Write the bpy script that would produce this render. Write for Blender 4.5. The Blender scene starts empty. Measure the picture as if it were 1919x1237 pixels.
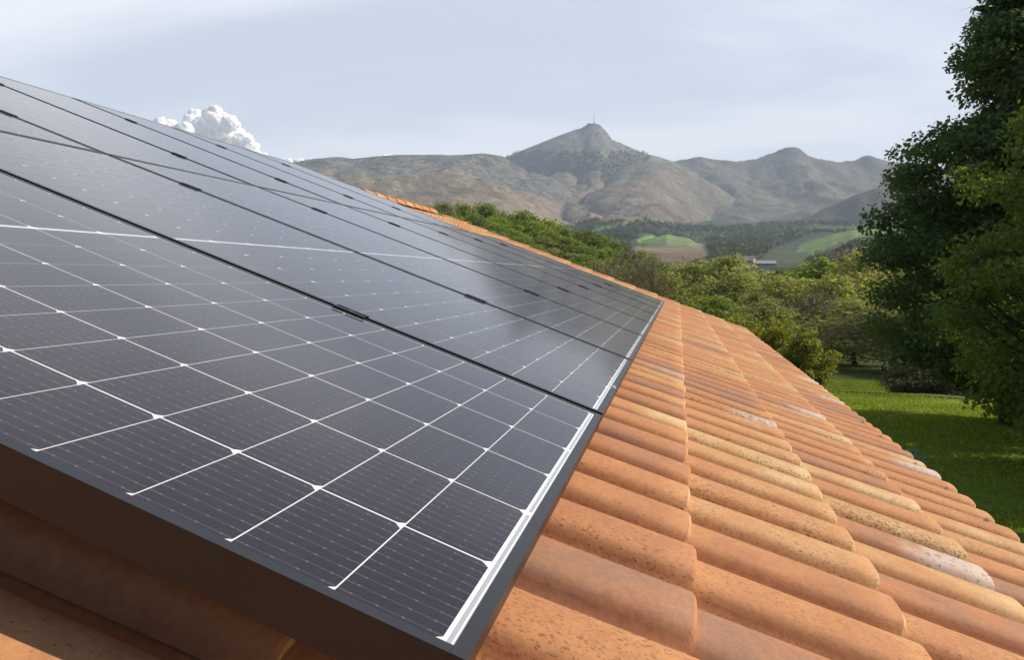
import bpy, math, random
import numpy as np
from mathutils import Matrix, Vector

S = bpy.context.scene
COL = S.collection
R = math.radians

# ------------------------------------------------------------------ camera
CAM = Vector((0.15938, -0.54273, 0.24841))
F_PX, YAW, PITCH = 1596.04, 11.00996, -3.57865
cam_d = bpy.data.cameras.new('camera')
cam_d.sensor_width = 36.0
cam_d.lens = 36.0 * F_PX / 1919.0
cam_d.clip_start, cam_d.clip_end = 0.02, 60000
cam = bpy.data.objects.new('camera', cam_d)
cam.location = CAM
cam.rotation_euler = (R(90 + PITCH), 0, R(YAW))
COL.objects.link(cam)
S.camera = cam

# ------------------------------------------------------------------ sun, sky, exposure
SUN_EL, SUN_AZ = 36.0, 75.0          # azimuth from +Y towards +X
sun_d = bpy.data.lights.new('sun', 'SUN')
sun_d.energy = 3.9
sun_d.angle = R(0.6)
sun_d.color = (1.0, 0.90, 0.76)
sun = bpy.data.objects.new('sun', sun_d)
sun.location = (30, 20, 60)
sv = Vector((math.cos(R(SUN_EL)) * math.sin(R(SUN_AZ)), math.cos(R(SUN_EL)) * math.cos(R(SUN_AZ)), math.sin(R(SUN_EL))))
sun.rotation_euler = sv.to_track_quat('Z', 'Y').to_euler()
COL.objects.link(sun)

W = bpy.data.worlds.new('World')
S.world = W
W.use_nodes = True
wn, wl = W.node_tree.nodes, W.node_tree.links
wn.clear()


def N(nodes, t, **kw):
    n = nodes.new(t)
    for k, v in kw.items():
        if k.startswith('i_'):
            n.inputs[int(k[2:])].default_value = v
        else:
            setattr(n, k, v)
    return n


SKY = 0.102
sky = N(wn, 'ShaderNodeTexSky', sky_type='NISHITA', sun_disc=False)
sky.sun_elevation, sky.sun_rotation = R(SUN_EL), R(SUN_AZ)
sky.air_density, sky.dust_density, sky.ozone_density = 0.75, 0.4, 1.2
tc = N(wn, 'ShaderNodeTexCoord')
sep = N(wn, 'ShaderNodeSeparateXYZ')
wl.new(tc.outputs['Generated'], sep.inputs[0])
den = N(wn, 'ShaderNodeMath', operation='ADD', i_1=0.22)
wl.new(sep.outputs['Z'], den.inputs[0])
den2 = N(wn, 'ShaderNodeMath', operation='MAXIMUM', i_1=0.05)
wl.new(den.outputs[0], den2.inputs[0])
dx = N(wn, 'ShaderNodeMath', operation='DIVIDE')
dy = N(wn, 'ShaderNodeMath', operation='DIVIDE')
wl.new(sep.outputs['X'], dx.inputs[0]); wl.new(den2.outputs[0], dx.inputs[1])
wl.new(sep.outputs['Y'], dy.inputs[0]); wl.new(den2.outputs[0], dy.inputs[1])
cmb = N(wn, 'ShaderNodeCombineXYZ')
wl.new(dx.outputs[0], cmb.inputs[0]); wl.new(dy.outputs[0], cmb.inputs[1])
mp = N(wn, 'ShaderNodeMapping')
mp.inputs['Rotation'].default_value = (0, 0, R(-32))
mp.inputs['Scale'].default_value = (1.0, 2.4, 1.0)
mp.inputs['Location'].default_value = (1.3, 0.45, 0)
wl.new(cmb.outputs[0], mp.inputs[0])
no = N(wn, 'ShaderNodeTexNoise')
no.inputs['Scale'].default_value = 0.75
no.inputs['Detail'].default_value = 7
no.inputs['Roughness'].default_value = 0.5
no.inputs['Distortion'].default_value = 0.5
wl.new(mp.outputs[0], no.inputs['Vector'])
mr = N(wn, 'ShaderNodeMapRange', interpolation_type='SMOOTHSTEP')
mr.inputs['From Min'].default_value = 0.33
mr.inputs['From Max'].default_value = 0.68
mr.inputs['To Min'].default_value = 0.50
mr.inputs['To Max'].default_value = 0.86
wl.new(no.outputs['Fac'], mr.inputs['Value'])
mixc = N(wn, 'ShaderNodeMix', data_type='RGBA')
zf = N(wn, 'ShaderNodeMapRange', interpolation_type='SMOOTHSTEP')
for k_, v_ in (('From Min', 0.50), ('From Max', 0.80), ('To Min', 1.0), ('To Max', 0.12)):
    zf.inputs[k_].default_value = v_
wl.new(sep.outputs['Z'], zf.inputs['Value'])
yf = N(wn, 'ShaderNodeMapRange', interpolation_type='SMOOTHSTEP')
for k_, v_ in (('From Min', -0.25), ('From Max', 0.35), ('To Min', 0.02), ('To Max', 1.0)):
    yf.inputs[k_].default_value = v_
wl.new(sep.outputs['Y'], yf.inputs['Value'])
m1 = N(wn, 'ShaderNodeMath', operation='MULTIPLY'); m2 = N(wn, 'ShaderNodeMath', operation='MULTIPLY')
wl.new(zf.outputs[0], m1.inputs[0]); wl.new(yf.outputs[0], m1.inputs[1])
wl.new(m1.outputs[0], m2.inputs[0]); wl.new(mr.outputs[0], m2.inputs[1])
wl.new(m2.outputs[0], mixc.inputs[0])
wl.new(sky.outputs[0], mixc.inputs[6])
mixc.inputs[7].default_value = (9.0, 9.1, 9.55, 1)      # thin high cloud, in the sky texture's own units
bg = N(wn, 'ShaderNodeBackground')
bg.inputs['Strength'].default_value = SKY
wl.new(mixc.outputs[2], bg.inputs['Color'])
wo = N(wn, 'ShaderNodeOutputWorld')
wl.new(bg.outputs[0], wo.inputs['Surface'])

S.view_settings.view_transform = 'Standard'
S.view_settings.look = 'None'
S.view_settings.exposure = 0.47
S.view_settings.gamma = 1.0
S.cycles.use_denoising = True
S.cycles.volume_bounces = 0
S.cycles.max_bounces = 8
S.cycles.transparent_max_bounces = 16
S.cycles.sample_clamp_indirect = 6.0

# ------------------------------------------------------------------ helpers
rng = np.random.default_rng(11)
cy, sy = math.cos(R(YAW)), math.sin(R(YAW))
cp, sp = math.cos(R(PITCH)), math.sin(R(PITCH))
RIGHT = np.array([cy, sy, 0]); FWD = np.array([-sy * cp, cy * cp, sp]); DOWN = np.array([-sy * sp, cy * sp, -cp])
CAMN = np.array(CAM)


def azel(x, y):
    """direction (azimuth from +Y, elevation, degrees) of a photo pixel"""
    d = RIGHT * (x - 959.5) / F_PX + DOWN * (y - 618.5) / F_PX + FWD
    return math.degrees(math.atan2(d[0], d[1])), math.degrees(math.atan2(d[2], math.hypot(d[0], d[1])))


def topix(P):
    q = np.asarray(P, float) - CAMN
    z = q @ FWD
    z = np.where(z > 1e-3, z, 1e-3)
    return q @ RIGHT / z * F_PX + 959.5, q @ DOWN / z * F_PX + 618.5


def _hash(i, j, s):
    h = (i.astype(np.int64) * 374761393 + j.astype(np.int64) * 668265263 + s * 1442695041) & 0xffffffff
    h = ((h ^ (h >> 13)) * 1274126177) & 0xffffffff
    return ((h ^ (h >> 16)) & 0xffff) / 65535.0


def vnoise(x, y, s=0):
    x = np.asarray(x, float); y = np.asarray(y, float)
    i, j = np.floor(x), np.floor(y)
    u, v = x - i, y - j
    u = u * u * (3 - 2 * u); v = v * v * (3 - 2 * v)
    a, b = _hash(i, j, s), _hash(i + 1, j, s)
    c, d = _hash(i, j + 1, s), _hash(i + 1, j + 1, s)
    return (a * (1 - u) + b * u) * (1 - v) + (c * (1 - u) + d * u) * v


def fbm(x, y, o=4, s=0):
    t, a, n = 0, 1.0, 0
    for k in range(o):
        t = t + a * vnoise(x * 2 ** k, y * 2 ** k, s + k * 17)
        n += a; a *= 0.5
    return t / n


def make_mesh(name, V, F, mats, midx=None, smooth=False, fattr=None, pcol=None, uv=None, pval=None):
    me = bpy.data.meshes.new(name)
    V = np.asarray(V, np.float32)
    if isinstance(F, np.ndarray):
        nf, k = F.shape
        me.vertices.add(len(V)); me.vertices.foreach_set('co', V.ravel())
        me.loops.add(nf * k); me.loops.foreach_set('vertex_index', F.astype(np.int32).ravel())
        me.polygons.add(nf)
        me.polygons.foreach_set('loop_start', np.arange(0, nf * k, k, dtype=np.int32))
        me.update(calc_edges=True)
    else:
        me.from_pydata(V.tolist(), [], F)
        me.update()
    for m in mats:
        me.materials.append(m)
    if midx is not None:
        me.polygons.foreach_set('material_index', np.asarray(midx, np.int32))
    me.polygons.foreach_set('use_smooth', np.full(len(me.polygons), bool(smooth)) if not isinstance(smooth, np.ndarray) else smooth)
    for k, a in (fattr or {}).items():
        at = me.attributes.new(k, 'FLOAT', 'FACE')
        at.data.foreach_set('value', np.asarray(a, np.float32))
    if pcol is not None:
        at = me.attributes.new('land', 'FLOAT_COLOR', 'POINT')
        c = np.c_[pcol, np.ones(len(pcol))].astype(np.float32)
        at.data.foreach_set('color', c.ravel())
    for k, a in (pval or {}).items():
        at = me.attributes.new(k, 'FLOAT', 'POINT')
        at.data.foreach_set('value', np.asarray(a, np.float32))
    if uv is not None:
        l = me.uv_layers.new(name='UVMap')
        l.data.foreach_set('uv', np.asarray(uv, np.float32).ravel())
    me.validate(clean_customdata=False)
    return me


class MB:
    """collects boxes, tubes and faces into one mesh"""
    def __init__(s):
        s.v, s.f, s.m = [], [], []

    def add(s, v, f, m=0):
        o = len(s.v)
        s.v += [tuple(p) for p in v]
        s.f += [tuple(i + o for i in q) for q in f]
        s.m += [m] * len(f)

    def box(s, x0, x1, y0, y1, z0, z1, m=0):
        s.add([(x, y, z) for x in (x0, x1) for y in (y0, y1) for z in (z0, z1)],
              [(0, 1, 3, 2), (4, 6, 7, 5), (0, 4, 5, 1), (2, 3, 7, 6), (0, 2, 6, 4), (1, 5, 7, 3)], m)

    def tube(s, pts, rad, n=6, m=0, cap=True):
        pts = [Vector(p) for p in pts]
        rings = []
        for i, p in enumerate(pts):
            t = (pts[min(i + 1, len(pts) - 1)] - pts[max(i - 1, 0)])
            t = t.normalized() if t.length > 1e-9 else Vector((0, 0, 1))
            a = t.cross(Vector((0.3, 1, 0.1)))
            if a.length < 0.1:
                a = t.cross(Vector((1, 0, 0)))
            a.normalize(); b = t.cross(a)
            r = rad[i] if hasattr(rad, '__len__') else rad
            rings.append([p + (a * math.cos(2 * math.pi * k / n) + b * math.sin(2 * math.pi * k / n)) * r for k in range(n)])
        v = [q for rg in rings for q in rg]
        f = [(i * n + k, i * n + (k + 1) % n, (i + 1) * n + (k + 1) % n, (i + 1) * n + k) for i in range(len(pts) - 1) for k in range(n)]
        if cap:
            f += [tuple(range(n))[::-1], tuple((len(pts) - 1) * n + k for k in range(n))]
        s.add(v, f, m)

    def build(s, name, mats, smooth=False, **kw):
        return make_mesh(name, s.v, s.f, mats if isinstance(mats, list) else [mats], s.m, smooth, **kw)


def obj(name, data, parent=None, label=None, cat=None, group=None, kind=None):
    o = bpy.data.objects.new(name, data)
    COL.objects.link(o)
    if parent is not None:
        o.parent = parent
    if label: o['label'] = label
    if cat: o['category'] = cat
    if group: o['group'] = group
    if kind: o['kind'] = kind
    return o


def thing(name, label, cat, loc=(0, 0, 0), group=None, mat=None):
    o = obj(name, None, None, label, cat, group)
    o.empty_display_size = 0.1
    if mat is not None:
        o.matrix_world = mat
    else:
        o.location = loc
    return o


def copy_tree(o, parent=None):
    c = o.copy()
    COL.objects.link(c)
    c.parent = parent
    for ch in [k for k in o.children]:
        copy_tree(ch, c)
    return c


# ------------------------------------------------------------------ materials
def mat(name):
    m = bpy.data.materials.new(name)
    m.use_nodes = True
    nt = m.node_tree
    return m, nt.nodes, nt.links, nt.nodes['Principled BSDF']


def simple(name, col, rough=0.6, spec=0.5, metal=0.0, vary=0.0, scale=30, bump=0.0):
    m, n, l, b = mat(name)
    b.inputs['Base Color'].default_value = (*col, 1)
    b.inputs['Roughness'].default_value = rough
    b.inputs['Specular IOR Level'].default_value = spec
    b.inputs['Metallic'].default_value = metal
    if vary or bump:
        t = N(n, 'ShaderNodeTexCoord')
        z = N(n, 'ShaderNodeTexNoise'); z.inputs['Scale'].default_value = scale; z.inputs['Detail'].default_value = 6
        l.new(t.outputs['Object'], z.inputs['Vector'])
        if vary:
            x = N(n, 'ShaderNodeMix', data_type='RGBA')
            x.inputs[6].default_value = (*[c * (1 - vary) for c in col], 1)
            x.inputs[7].default_value = (*[min(1, c * (1 + vary)) for c in col], 1)
            l.new(z.outputs['Fac'], x.inputs[0]); l.new(x.outputs[2], b.inputs['Base Color'])
        if bump:
            q = N(n, 'ShaderNodeBump'); q.inputs['Strength'].default_value = bump; q.inputs['Distance'].default_value = 0.01
            l.new(z.outputs['Fac'], q.inputs['Height']); l.new(q.outputs[0], b.inputs['Normal'])
    return m


def ramp(n, stops):
    r = N(n, 'ShaderNodeValToRGB')
    e = r.color_ramp.elements
    while len(e) < len(stops):
        e.new(0.5)
    for k, (p, c) in enumerate(stops):
        e[k].position = p
        e[k].color = (*c, 1) if len(c) == 3 else c
    return r


def math_(n, l, op, a, b=None, clamp=False):
    q = N(n, 'ShaderNodeMath', operation=op)
    q.use_clamp = clamp
    for i, x in enumerate((a, b)):
        if x is None: continue
        if isinstance(x, (int, float)): q.inputs[i].default_value = x
        else: l.new(x, q.inputs[i])
    return q.outputs[0]


def tile_material():
    m, n, l, b = mat('terracotta_tile')
    def A(name):
        a = N(n, 'ShaderNodeAttribute', attribute_name=name); return a.outputs['Fac']
    t = N(n, 'ShaderNodeTexCoord')
    uv = N(n, 'ShaderNodeUVMap')
    sx = N(n, 'ShaderNodeSeparateXYZ'); l.new(uv.outputs[0], sx.inputs[0])
    v = sx.outputs['Y']                                  # 0 at the lower end of a tile, 1 at its head
    big = N(n, 'ShaderNodeTexNoise'); big.inputs['Scale'].default_value = 9; big.inputs['Detail'].default_value = 5
    l.new(t.outputs['Object'], big.inputs['Vector'])
    fine = N(n, 'ShaderNodeTexNoise'); fine.inputs['Scale'].default_value = 120; fine.inputs['Detail'].default_value = 4
    l.new(t.outputs['Object'], fine.inputs['Vector'])
    tone = math_(n, l, 'ADD', A('tone'), math_(n, l, 'MULTIPLY', math_(n, l, 'SUBTRACT', big.outputs['Fac'], 0.5), 0.85), True)
    # fired gradient: some tiles go sandy towards the lower end
    grad = math_(n, l, 'MULTIPLY', math_(n, l, 'POWER', math_(n, l, 'SUBTRACT', 1.0, v, True), 1.6), A('sandy'))
    tone2 = math_(n, l, 'ADD', tone, grad, True)
    base = ramp(n, [(0.0, (0.37, 0.198, 0.122)), (0.25, (0.48, 0.218, 0.102)), (0.52, (0.55, 0.256, 0.110)), (0.78, (0.60, 0.345, 0.155)), (1.0, (0.68, 0.47, 0.24))])
    l.new(tone2, base.inputs[0])
    # fine grain
    gr = N(n, 'ShaderNodeMix', data_type='RGBA', blend_type='MULTIPLY'); gr.inputs[0].default_value = 1.0
    l.new(base.outputs[0], gr.inputs[6])
    gg = ramp(n, [(0.3, (0.90, 0.89, 0.88)), (0.7, (1.07, 1.06, 1.05))]); l.new(fine.outputs['Fac'], gg.inputs[0])
    l.new(gg.outputs[0], gr.inputs[7])
    mot = N(n, 'ShaderNodeTexNoise'); mot.inputs['Scale'].default_value = 46; mot.inputs['Detail'].default_value = 8; mot.inputs['Roughness'].default_value = 0.68
    l.new(t.outputs['Object'], mot.inputs['Vector'])
    mg = N(n, 'ShaderNodeMix', data_type='RGBA', blend_type='MULTIPLY'); mg.inputs[0].default_value = 1.0
    mo = ramp(n, [(0.30, (0.86, 0.84, 0.83)), (0.46, (0.98, 0.98, 0.97)), (0.60, (1.03, 1.03, 1.04)), (0.74, (1.10, 1.13, 1.15))]); l.new(mot.outputs['Fac'], mo.inputs[0])
    l.new(gr.outputs[2], mg.inputs[6]); l.new(mo.outputs[0], mg.inputs[7])
    gr = mg
    # chalky white bloom with black lichen, only on a few tiles
    blo = N(n, 'ShaderNodeTexNoise'); blo.inputs['Scale'].default_value = 22; blo.inputs['Detail'].default_value = 6
    l.new(t.outputs['Object'], blo.inputs['Vector'])
    cr = math_(n, l, 'MULTIPLY', A('cream'), math_(n, l, 'MULTIPLY', math_(n, l, 'SUBTRACT', math_(n, l, 'ADD', math_(n, l, 'SUBTRACT', 0.75, v), math_(n, l, 'MULTIPLY', blo.outputs['Fac'], 0.5)), 0.45), 3.0, True), True)
    cm = N(n, 'ShaderNodeMix', data_type='RGBA')
    l.new(cr, cm.inputs[0]); l.new(gr.outputs[2], cm.inputs[6]); cm.inputs[7].default_value = (0.66, 0.56, 0.47, 1)
    # dark specks
    mpn = N(n, 'ShaderNodeMapping'); mpn.inputs['Scale'].default_value = (1.0, 0.62, 1.0)
    l.new(t.outputs['Object'], mpn.inputs[0])
    dist = N(n, 'ShaderNodeMix', data_type='RGBA', blend_type='ADD'); dist.inputs[0].default_value = 0.006
    l.new(mpn.outputs[0], dist.inputs[6]); l.new(fine.outputs['Color'], dist.inputs[7])
    speck_total = None
    for sc, wd in ((95.0, 0.32), (170.0, 0.42), (300.0, 0.5)):
        vo = N(n, 'ShaderNodeTexVoronoi'); vo.inputs['Scale'].default_value = sc
        vo.inputs['Randomness'].default_value = 1.0
        l.new(dist.outputs[2], vo.inputs['Vector'])
        sr = N(n, 'ShaderNodeSeparateColor'); l.new(vo.outputs['Color'], sr.inputs[0])
        # radius of a speck depends on its cell's own random value; few cells carry one
        rad = math_(n, l, 'MULTIPLY', math_(n, l, 'SUBTRACT', sr.outputs[0], math_(n, l, 'SUBTRACT', 1.0, math_(n, l, 'MULTIPLY', A('speck'), 0.76))), wd * 1.9)
        k = math_(n, l, 'MULTIPLY', math_(n, l, 'SUBTRACT', rad, math_(n, l, 'SUBTRACT', vo.outputs['Distance'], 0.02)), 9.0, True)
        speck_total = k if speck_total is None else math_(n, l, 'MAXIMUM', speck_total, k)
    patch = math_(n, l, 'MULTIPLY', math_(n, l, 'SUBTRACT', big.outputs['Fac'], 0.28), 4.0, True)
    sf = math_(n, l, 'MULTIPLY', math_(n, l, 'MULTIPLY', speck_total, patch), 0.72)
    smx = N(n, 'ShaderNodeMix', data_type='RGBA')
    l.new(sf, smx.inputs[0]); l.new(cm.outputs[2], smx.inputs[6]); smx.inputs[7].default_value = (0.17, 0.075, 0.035, 1)
    # black lichen on the chalky ones
    lv = N(n, 'ShaderNodeTexNoise'); lv.inputs['Scale'].default_value = 75; lv.inputs['Detail'].default_value = 3
    l.new(t.outputs['Object'], lv.inputs['Vector'])
    lk = math_(n, l, 'MULTIPLY', math_(n, l, 'MULTIPLY', math_(n, l, 'SUBTRACT', lv.outputs['Fac'], 0.57), 12.0, True), math_(n, l, 'MULTIPLY', cr, 0.8))
    fm = N(n, 'ShaderNodeMix', data_type='RGBA')
    l.new(lk, fm.inputs[0]); l.new(smx.outputs[2], fm.inputs[6]); fm.inputs[7].default_value = (0.05, 0.042, 0.036, 1)
    l.new(fm.outputs[2], b.inputs['Base Color'])
    b.inputs['Roughness'].default_value = 0.78
    b.inputs['Specular IOR Level'].default_value = 0.28
    bp = N(n, 'ShaderNodeBump'); bp.inputs['Strength'].default_value = 0.5; bp.inputs['Distance'].default_value = 0.0012
    l.new(fine.outputs['Fac'], bp.inputs['Height']); l.new(bp.outputs[0], b.inputs['Normal'])
    return m


def glass_top(b, n, l, rough):
    """solar glass over the sheet: slightly rolled, dusty"""
    b.inputs['IOR'].default_value = 1.30
    b.inputs['Specular Tint'].default_value = (0.80, 0.79, 1.0, 1)
    t = N(n, 'ShaderNodeTexCoord')
    z = N(n, 'ShaderNodeTexNoise'); z.inputs['Scale'].default_value = 7; z.inputs['Detail'].default_value = 5
    l.new(t.outputs['Object'], z.inputs['Vector'])
    q = N(n, 'ShaderNodeMapRange'); q.inputs['To Min'].default_value = rough * 0.8; q.inputs['To Max'].default_value = rough * 1.25
    l.new(z.outputs['Fac'], q.inputs['Value']); l.new(q.outputs[0], b.inputs['Roughness'])
    return t


def cell_material():
    m, n, l, b = mat('silicon_cell')
    t = glass_top(b, n, l, 0.10)
    uv = N(n, 'ShaderNodeUVMap')
    s = N(n, 'ShaderNodeSeparateXYZ'); l.new(uv.outputs[0], s.inputs[0])
    u, v = s.outputs['X'], s.outputs['Y']
    fx = math_(n, l, 'ABSOLUTE', math_(n, l, 'SUBTRACT', math_(n, l, 'FRACT', math_(n, l, 'MULTIPLY', u, 10.0)), 0.5))
    bar = math_(n, l, 'LESS_THAN', fx, 0.036)                      # busbar wires, along the slope
    ends = math_(n, l, 'GREATER_THAN', math_(n, l, 'ABSOLUTE', math_(n, l, 'SUBTRACT', v, 0.5)), 0.41)
    padv = math_(n, l, 'LESS_THAN', math_(n, l, 'ABSOLUTE', math_(n, l, 'SUBTRACT', math_(n, l, 'FRACT', math_(n, l, 'MULTIPLY', v, 4.0)), 0.5)), 0.07)
    padw = math_(n, l, 'LESS_THAN', fx, 0.055)
    pad = math_(n, l, 'MULTIPLY', padw, math_(n, l, 'MAXIMUM', math_(n, l, 'MULTIPLY', padv, 0.32), math_(n, l, 'MULTIPLY', ends, 0.16)))
    line = math_(n, l, 'MAXIMUM', math_(n, l, 'MULTIPLY', bar, 0.13), pad, True)
    z = N(n, 'ShaderNodeTexNoise'); z.inputs['Scale'].default_value = 3.5
    l.new(t.outputs['Object'], z.inputs['Vector'])
    c0 = ramp(n, [(0.3, (0.015, 0.0105, 0.016)), (0.7, (0.0165, 0.013, 0.021))]); l.new(z.outputs['Fac'], c0.inputs[0])
    x = N(n, 'ShaderNodeMix', data_type='RGBA')
    l.new(line, x.inputs[0]); l.new(c0.outputs[0], x.inputs[6]); x.inputs[7].default_value = (0.36, 0.33, 0.33, 1)
    # specks of dust and grit on the glass
    vo = N(n, 'ShaderNodeTexVoronoi'); vo.inputs['Scale'].default_value = 38
    l.new(t.outputs['Object'], vo.inputs['Vector'])
    sr = N(n, 'ShaderNodeSeparateColor'); l.new(vo.outputs['Color'], sr.inputs[0])
    dk = math_(n, l, 'MULTIPLY', math_(n, l, 'LESS_THAN', vo.outputs['Distance'], 0.035), math_(n, l, 'GREATER_THAN', sr.outputs[0], 0.72))
    y = N(n, 'ShaderNodeMix', data_type='RGBA')
    l.new(math_(n, l, 'MULTIPLY', dk, 0.6), y.inputs[0]); l.new(x.outputs[2], y.inputs[6]); y.inputs[7].default_value = (0.5, 0.48, 0.45, 1)
    d1 = N(n, 'ShaderNodeTexNoise'); d1.inputs['Scale'].default_value = 5.5; d1.inputs['Detail'].default_value = 9; d1.inputs['Roughness'].default_value = 0.7; d1.inputs['Distortion'].default_value = 1.2
    l.new(t.outputs['Object'], d1.inputs['Vector'])
    df = math_(n, l, 'MULTIPLY', math_(n, l, 'SUBTRACT', d1.outputs['Fac'], 0.46), 0.10, True)
    w = N(n, 'ShaderNodeMix', data_type='RGBA')
    l.new(df, w.inputs[0]); l.new(y.outputs[2], w.inputs[6]); w.inputs[7].default_value = (0.34, 0.31, 0.28, 1)
    l.new(w.outputs[2], b.inputs['Base Color'])
    return m


def sheet_material(name, col, rough=0.10):
    m, n, l, b = mat(name)
    glass_top(b, n, l, rough)
    b.inputs['Base Color'].default_value = (*col, 1)
    return m


def leaf_material(name, c0, c1, trans=0.35, hue=0.0):
    m, n, l, b = mat(name)
    a = N(n, 'ShaderNodeAttribute', attribute_name='leaf')
    oi = N(n, 'ShaderNodeObjectInfo')
    f = math_(n, l, 'ADD', math_(n, l, 'MULTIPLY', a.outputs['Fac'], 0.7), math_(n, l, 'MULTIPLY', oi.outputs['Random'], 0.3), True)
    r = ramp(n, [(0.0, c0), (1.0, c1)]); l.new(f, r.inputs[0])
    l.new(r.outputs[0], b.inputs['Base Color'])
    b.inputs['Roughness'].default_value = 0.62
    b.inputs['Specular IOR Level'].default_value = 0.3
    tr = N(n, 'ShaderNodeBsdfTranslucent')
    g = N(n, 'ShaderNodeMix', data_type='RGBA', blend_type='MULTIPLY'); g.inputs[0].default_value = 1
    l.new(r.outputs[0], g.inputs[6]); g.inputs[7].default_value = (1.5, 1.45, 0.6, 1)
    l.new(g.outputs[2], tr.inputs[0])
    mx = N(n, 'ShaderNodeMixShader'); mx.inputs[0].default_value = trans
    l.new(b.outputs[0], mx.inputs[1]); l.new(tr.outputs[0], mx.inputs[2])
    l.new(mx.outputs[0], n['Material Output'].inputs['Surface'])
    return m


def land_material():
    m, n, l, b = mat('landscape')
    a = N(n, 'ShaderNodeAttribute', attribute_name='land')
    g = N(n, 'ShaderNodeNewGeometry')
    out = a.outputs['Color']
    for sc, lo, hi in ((0.006, 0.72, 1.3), (0.035, 0.72, 1.3), (0.3, 0.84, 1.16), (2.6, 0.8, 1.22)):
        z = N(n, 'ShaderNodeTexNoise'); z.inputs['Scale'].default_value = sc; z.inputs['Detail'].default_value = 5
        z.inputs['Roughness'].default_value = 0.6
        l.new(g.outputs['Position'], z.inputs['Vector'])
        rr = ramp(n, [(0.3, (lo, lo, lo)), (0.7, (hi, hi, hi))]); l.new(z.outputs['Fac'], rr.inputs[0])
        x = N(n, 'ShaderNodeMix', data_type='RGBA', blend_type='MULTIPLY'); x.inputs[0].default_value = 1
        l.new(out, x.inputs[6]); l.new(rr.outputs[0], x.inputs[7]); out = x.outputs[2]
    mo = N(n, 'ShaderNodeAttribute', attribute_name='mount')
    zb = N(n, 'ShaderNodeTexNoise'); zb.inputs['Scale'].default_value = 0.022; zb.inputs['Detail'].default_value = 8; zb.inputs['Roughness'].default_value = 0.62
    l.new(g.outputs['Position'], zb.inputs['Vector'])
    bm_ = N(n, 'ShaderNodeBump'); bm_.inputs['Distance'].default_value = 26.0
    l.new(math_(n, l, 'MULTIPLY', mo.outputs['Fac'], 0.9), bm_.inputs['Strength'])
    l.new(zb.outputs['Fac'], bm_.inputs['Height']); l.new(bm_.outputs[0], b.inputs['Normal'])
    zs = N(n, 'ShaderNodeTexNoise'); zs.inputs['Scale'].default_value = 0.075; zs.inputs['Detail'].default_value = 4
    l.new(g.outputs['Position'], zs.inputs['Vector'])
    sc_ = math_(n, l, 'MULTIPLY', math_(n, l, 'MULTIPLY', math_(n, l, 'SUBTRACT', zs.outputs['Fac'], 0.58), 9.0, True), math_(n, l, 'MULTIPLY', mo.outputs['Fac'], 0.5))
    xs = N(n, 'ShaderNodeMix', data_type='RGBA'); l.new(sc_, xs.inputs[0]); l.new(out, xs.inputs[6]); xs.inputs[7].default_value = (0.06, 0.065, 0.04, 1)
    out = xs.outputs[2]
    rk = N(n, 'ShaderNodeAttribute', attribute_name='rock')
    zz = N(n, 'ShaderNodeTexNoise'); zz.inputs['Scale'].default_value = 0.045; zz.inputs['Detail'].default_value = 7; zz.inputs['Roughness'].default_value = 0.7
    l.new(g.outputs['Position'], zz.inputs['Vector'])
    rc_ = ramp(n, [(0.38, (0.045, 0.045, 0.035)), (0.48, (0.12, 0.115, 0.085)), (0.55, (0.20, 0.19, 0.165)), (0.66, (0.36, 0.34, 0.31))]); l.new(zz.outputs['Fac'], rc_.inputs[0])
    xr = N(n, 'ShaderNodeMix', data_type='RGBA'); l.new(math_(n, l, 'MULTIPLY', rk.outputs['Fac'], 0.8), xr.inputs[0])
    l.new(out, xr.inputs[6]); l.new(rc_.outputs[0], xr.inputs[7]); out = xr.outputs[2]
    l.new(out, b.inputs['Base Color'])
    b.inputs['Roughness'].default_value = 0.95
    b.inputs['Specular IOR Level'].default_value = 0.1
    return m


M_TILE = tile_material()
M_CELL = cell_material()
M_SHEET = sheet_material('white_backsheet', (0.86, 0.86, 0.85))
M_RIBBON = sheet_material('tinned_ribbon', (0.40, 0.42, 0.43))
M_FRAME = simple('black_anodised_frame', (0.013, 0.0135, 0.017), 0.40, 0.46, vary=0.25, scale=14)
M_CLAMP = simple('black_clamp', (0.030, 0.030, 0.036), 0.4, 0.4)
M_STEEL = simple('galvanised_steel', (0.55, 0.55, 0.56), 0.35, 0.5, metal=1.0)
M_WALL = simple('cream_render', (0.62, 0.56, 0.45), 0.9, 0.2, vary=0.08, scale=4)
M_WOOD = simple('roof_boarding', (0.11, 0.07, 0.045), 0.85, 0.2, vary=0.3, scale=6)
M_BARK = simple('bark', (0.055, 0.045, 0.036), 0.9, 0.15, vary=0.35, scale=3, bump=0.4)
M_BARKP = simple('pale_bark', (0.16, 0.13, 0.10), 0.9, 0.15, vary=0.3, scale=3)
M_LAND = land_material()

# ------------------------------------------------------------------ terrain
def skyl(pts):
    q = np.array([azel(x, y) for x, y in pts])
    return q[:, 0], q[:, 1]


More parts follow.
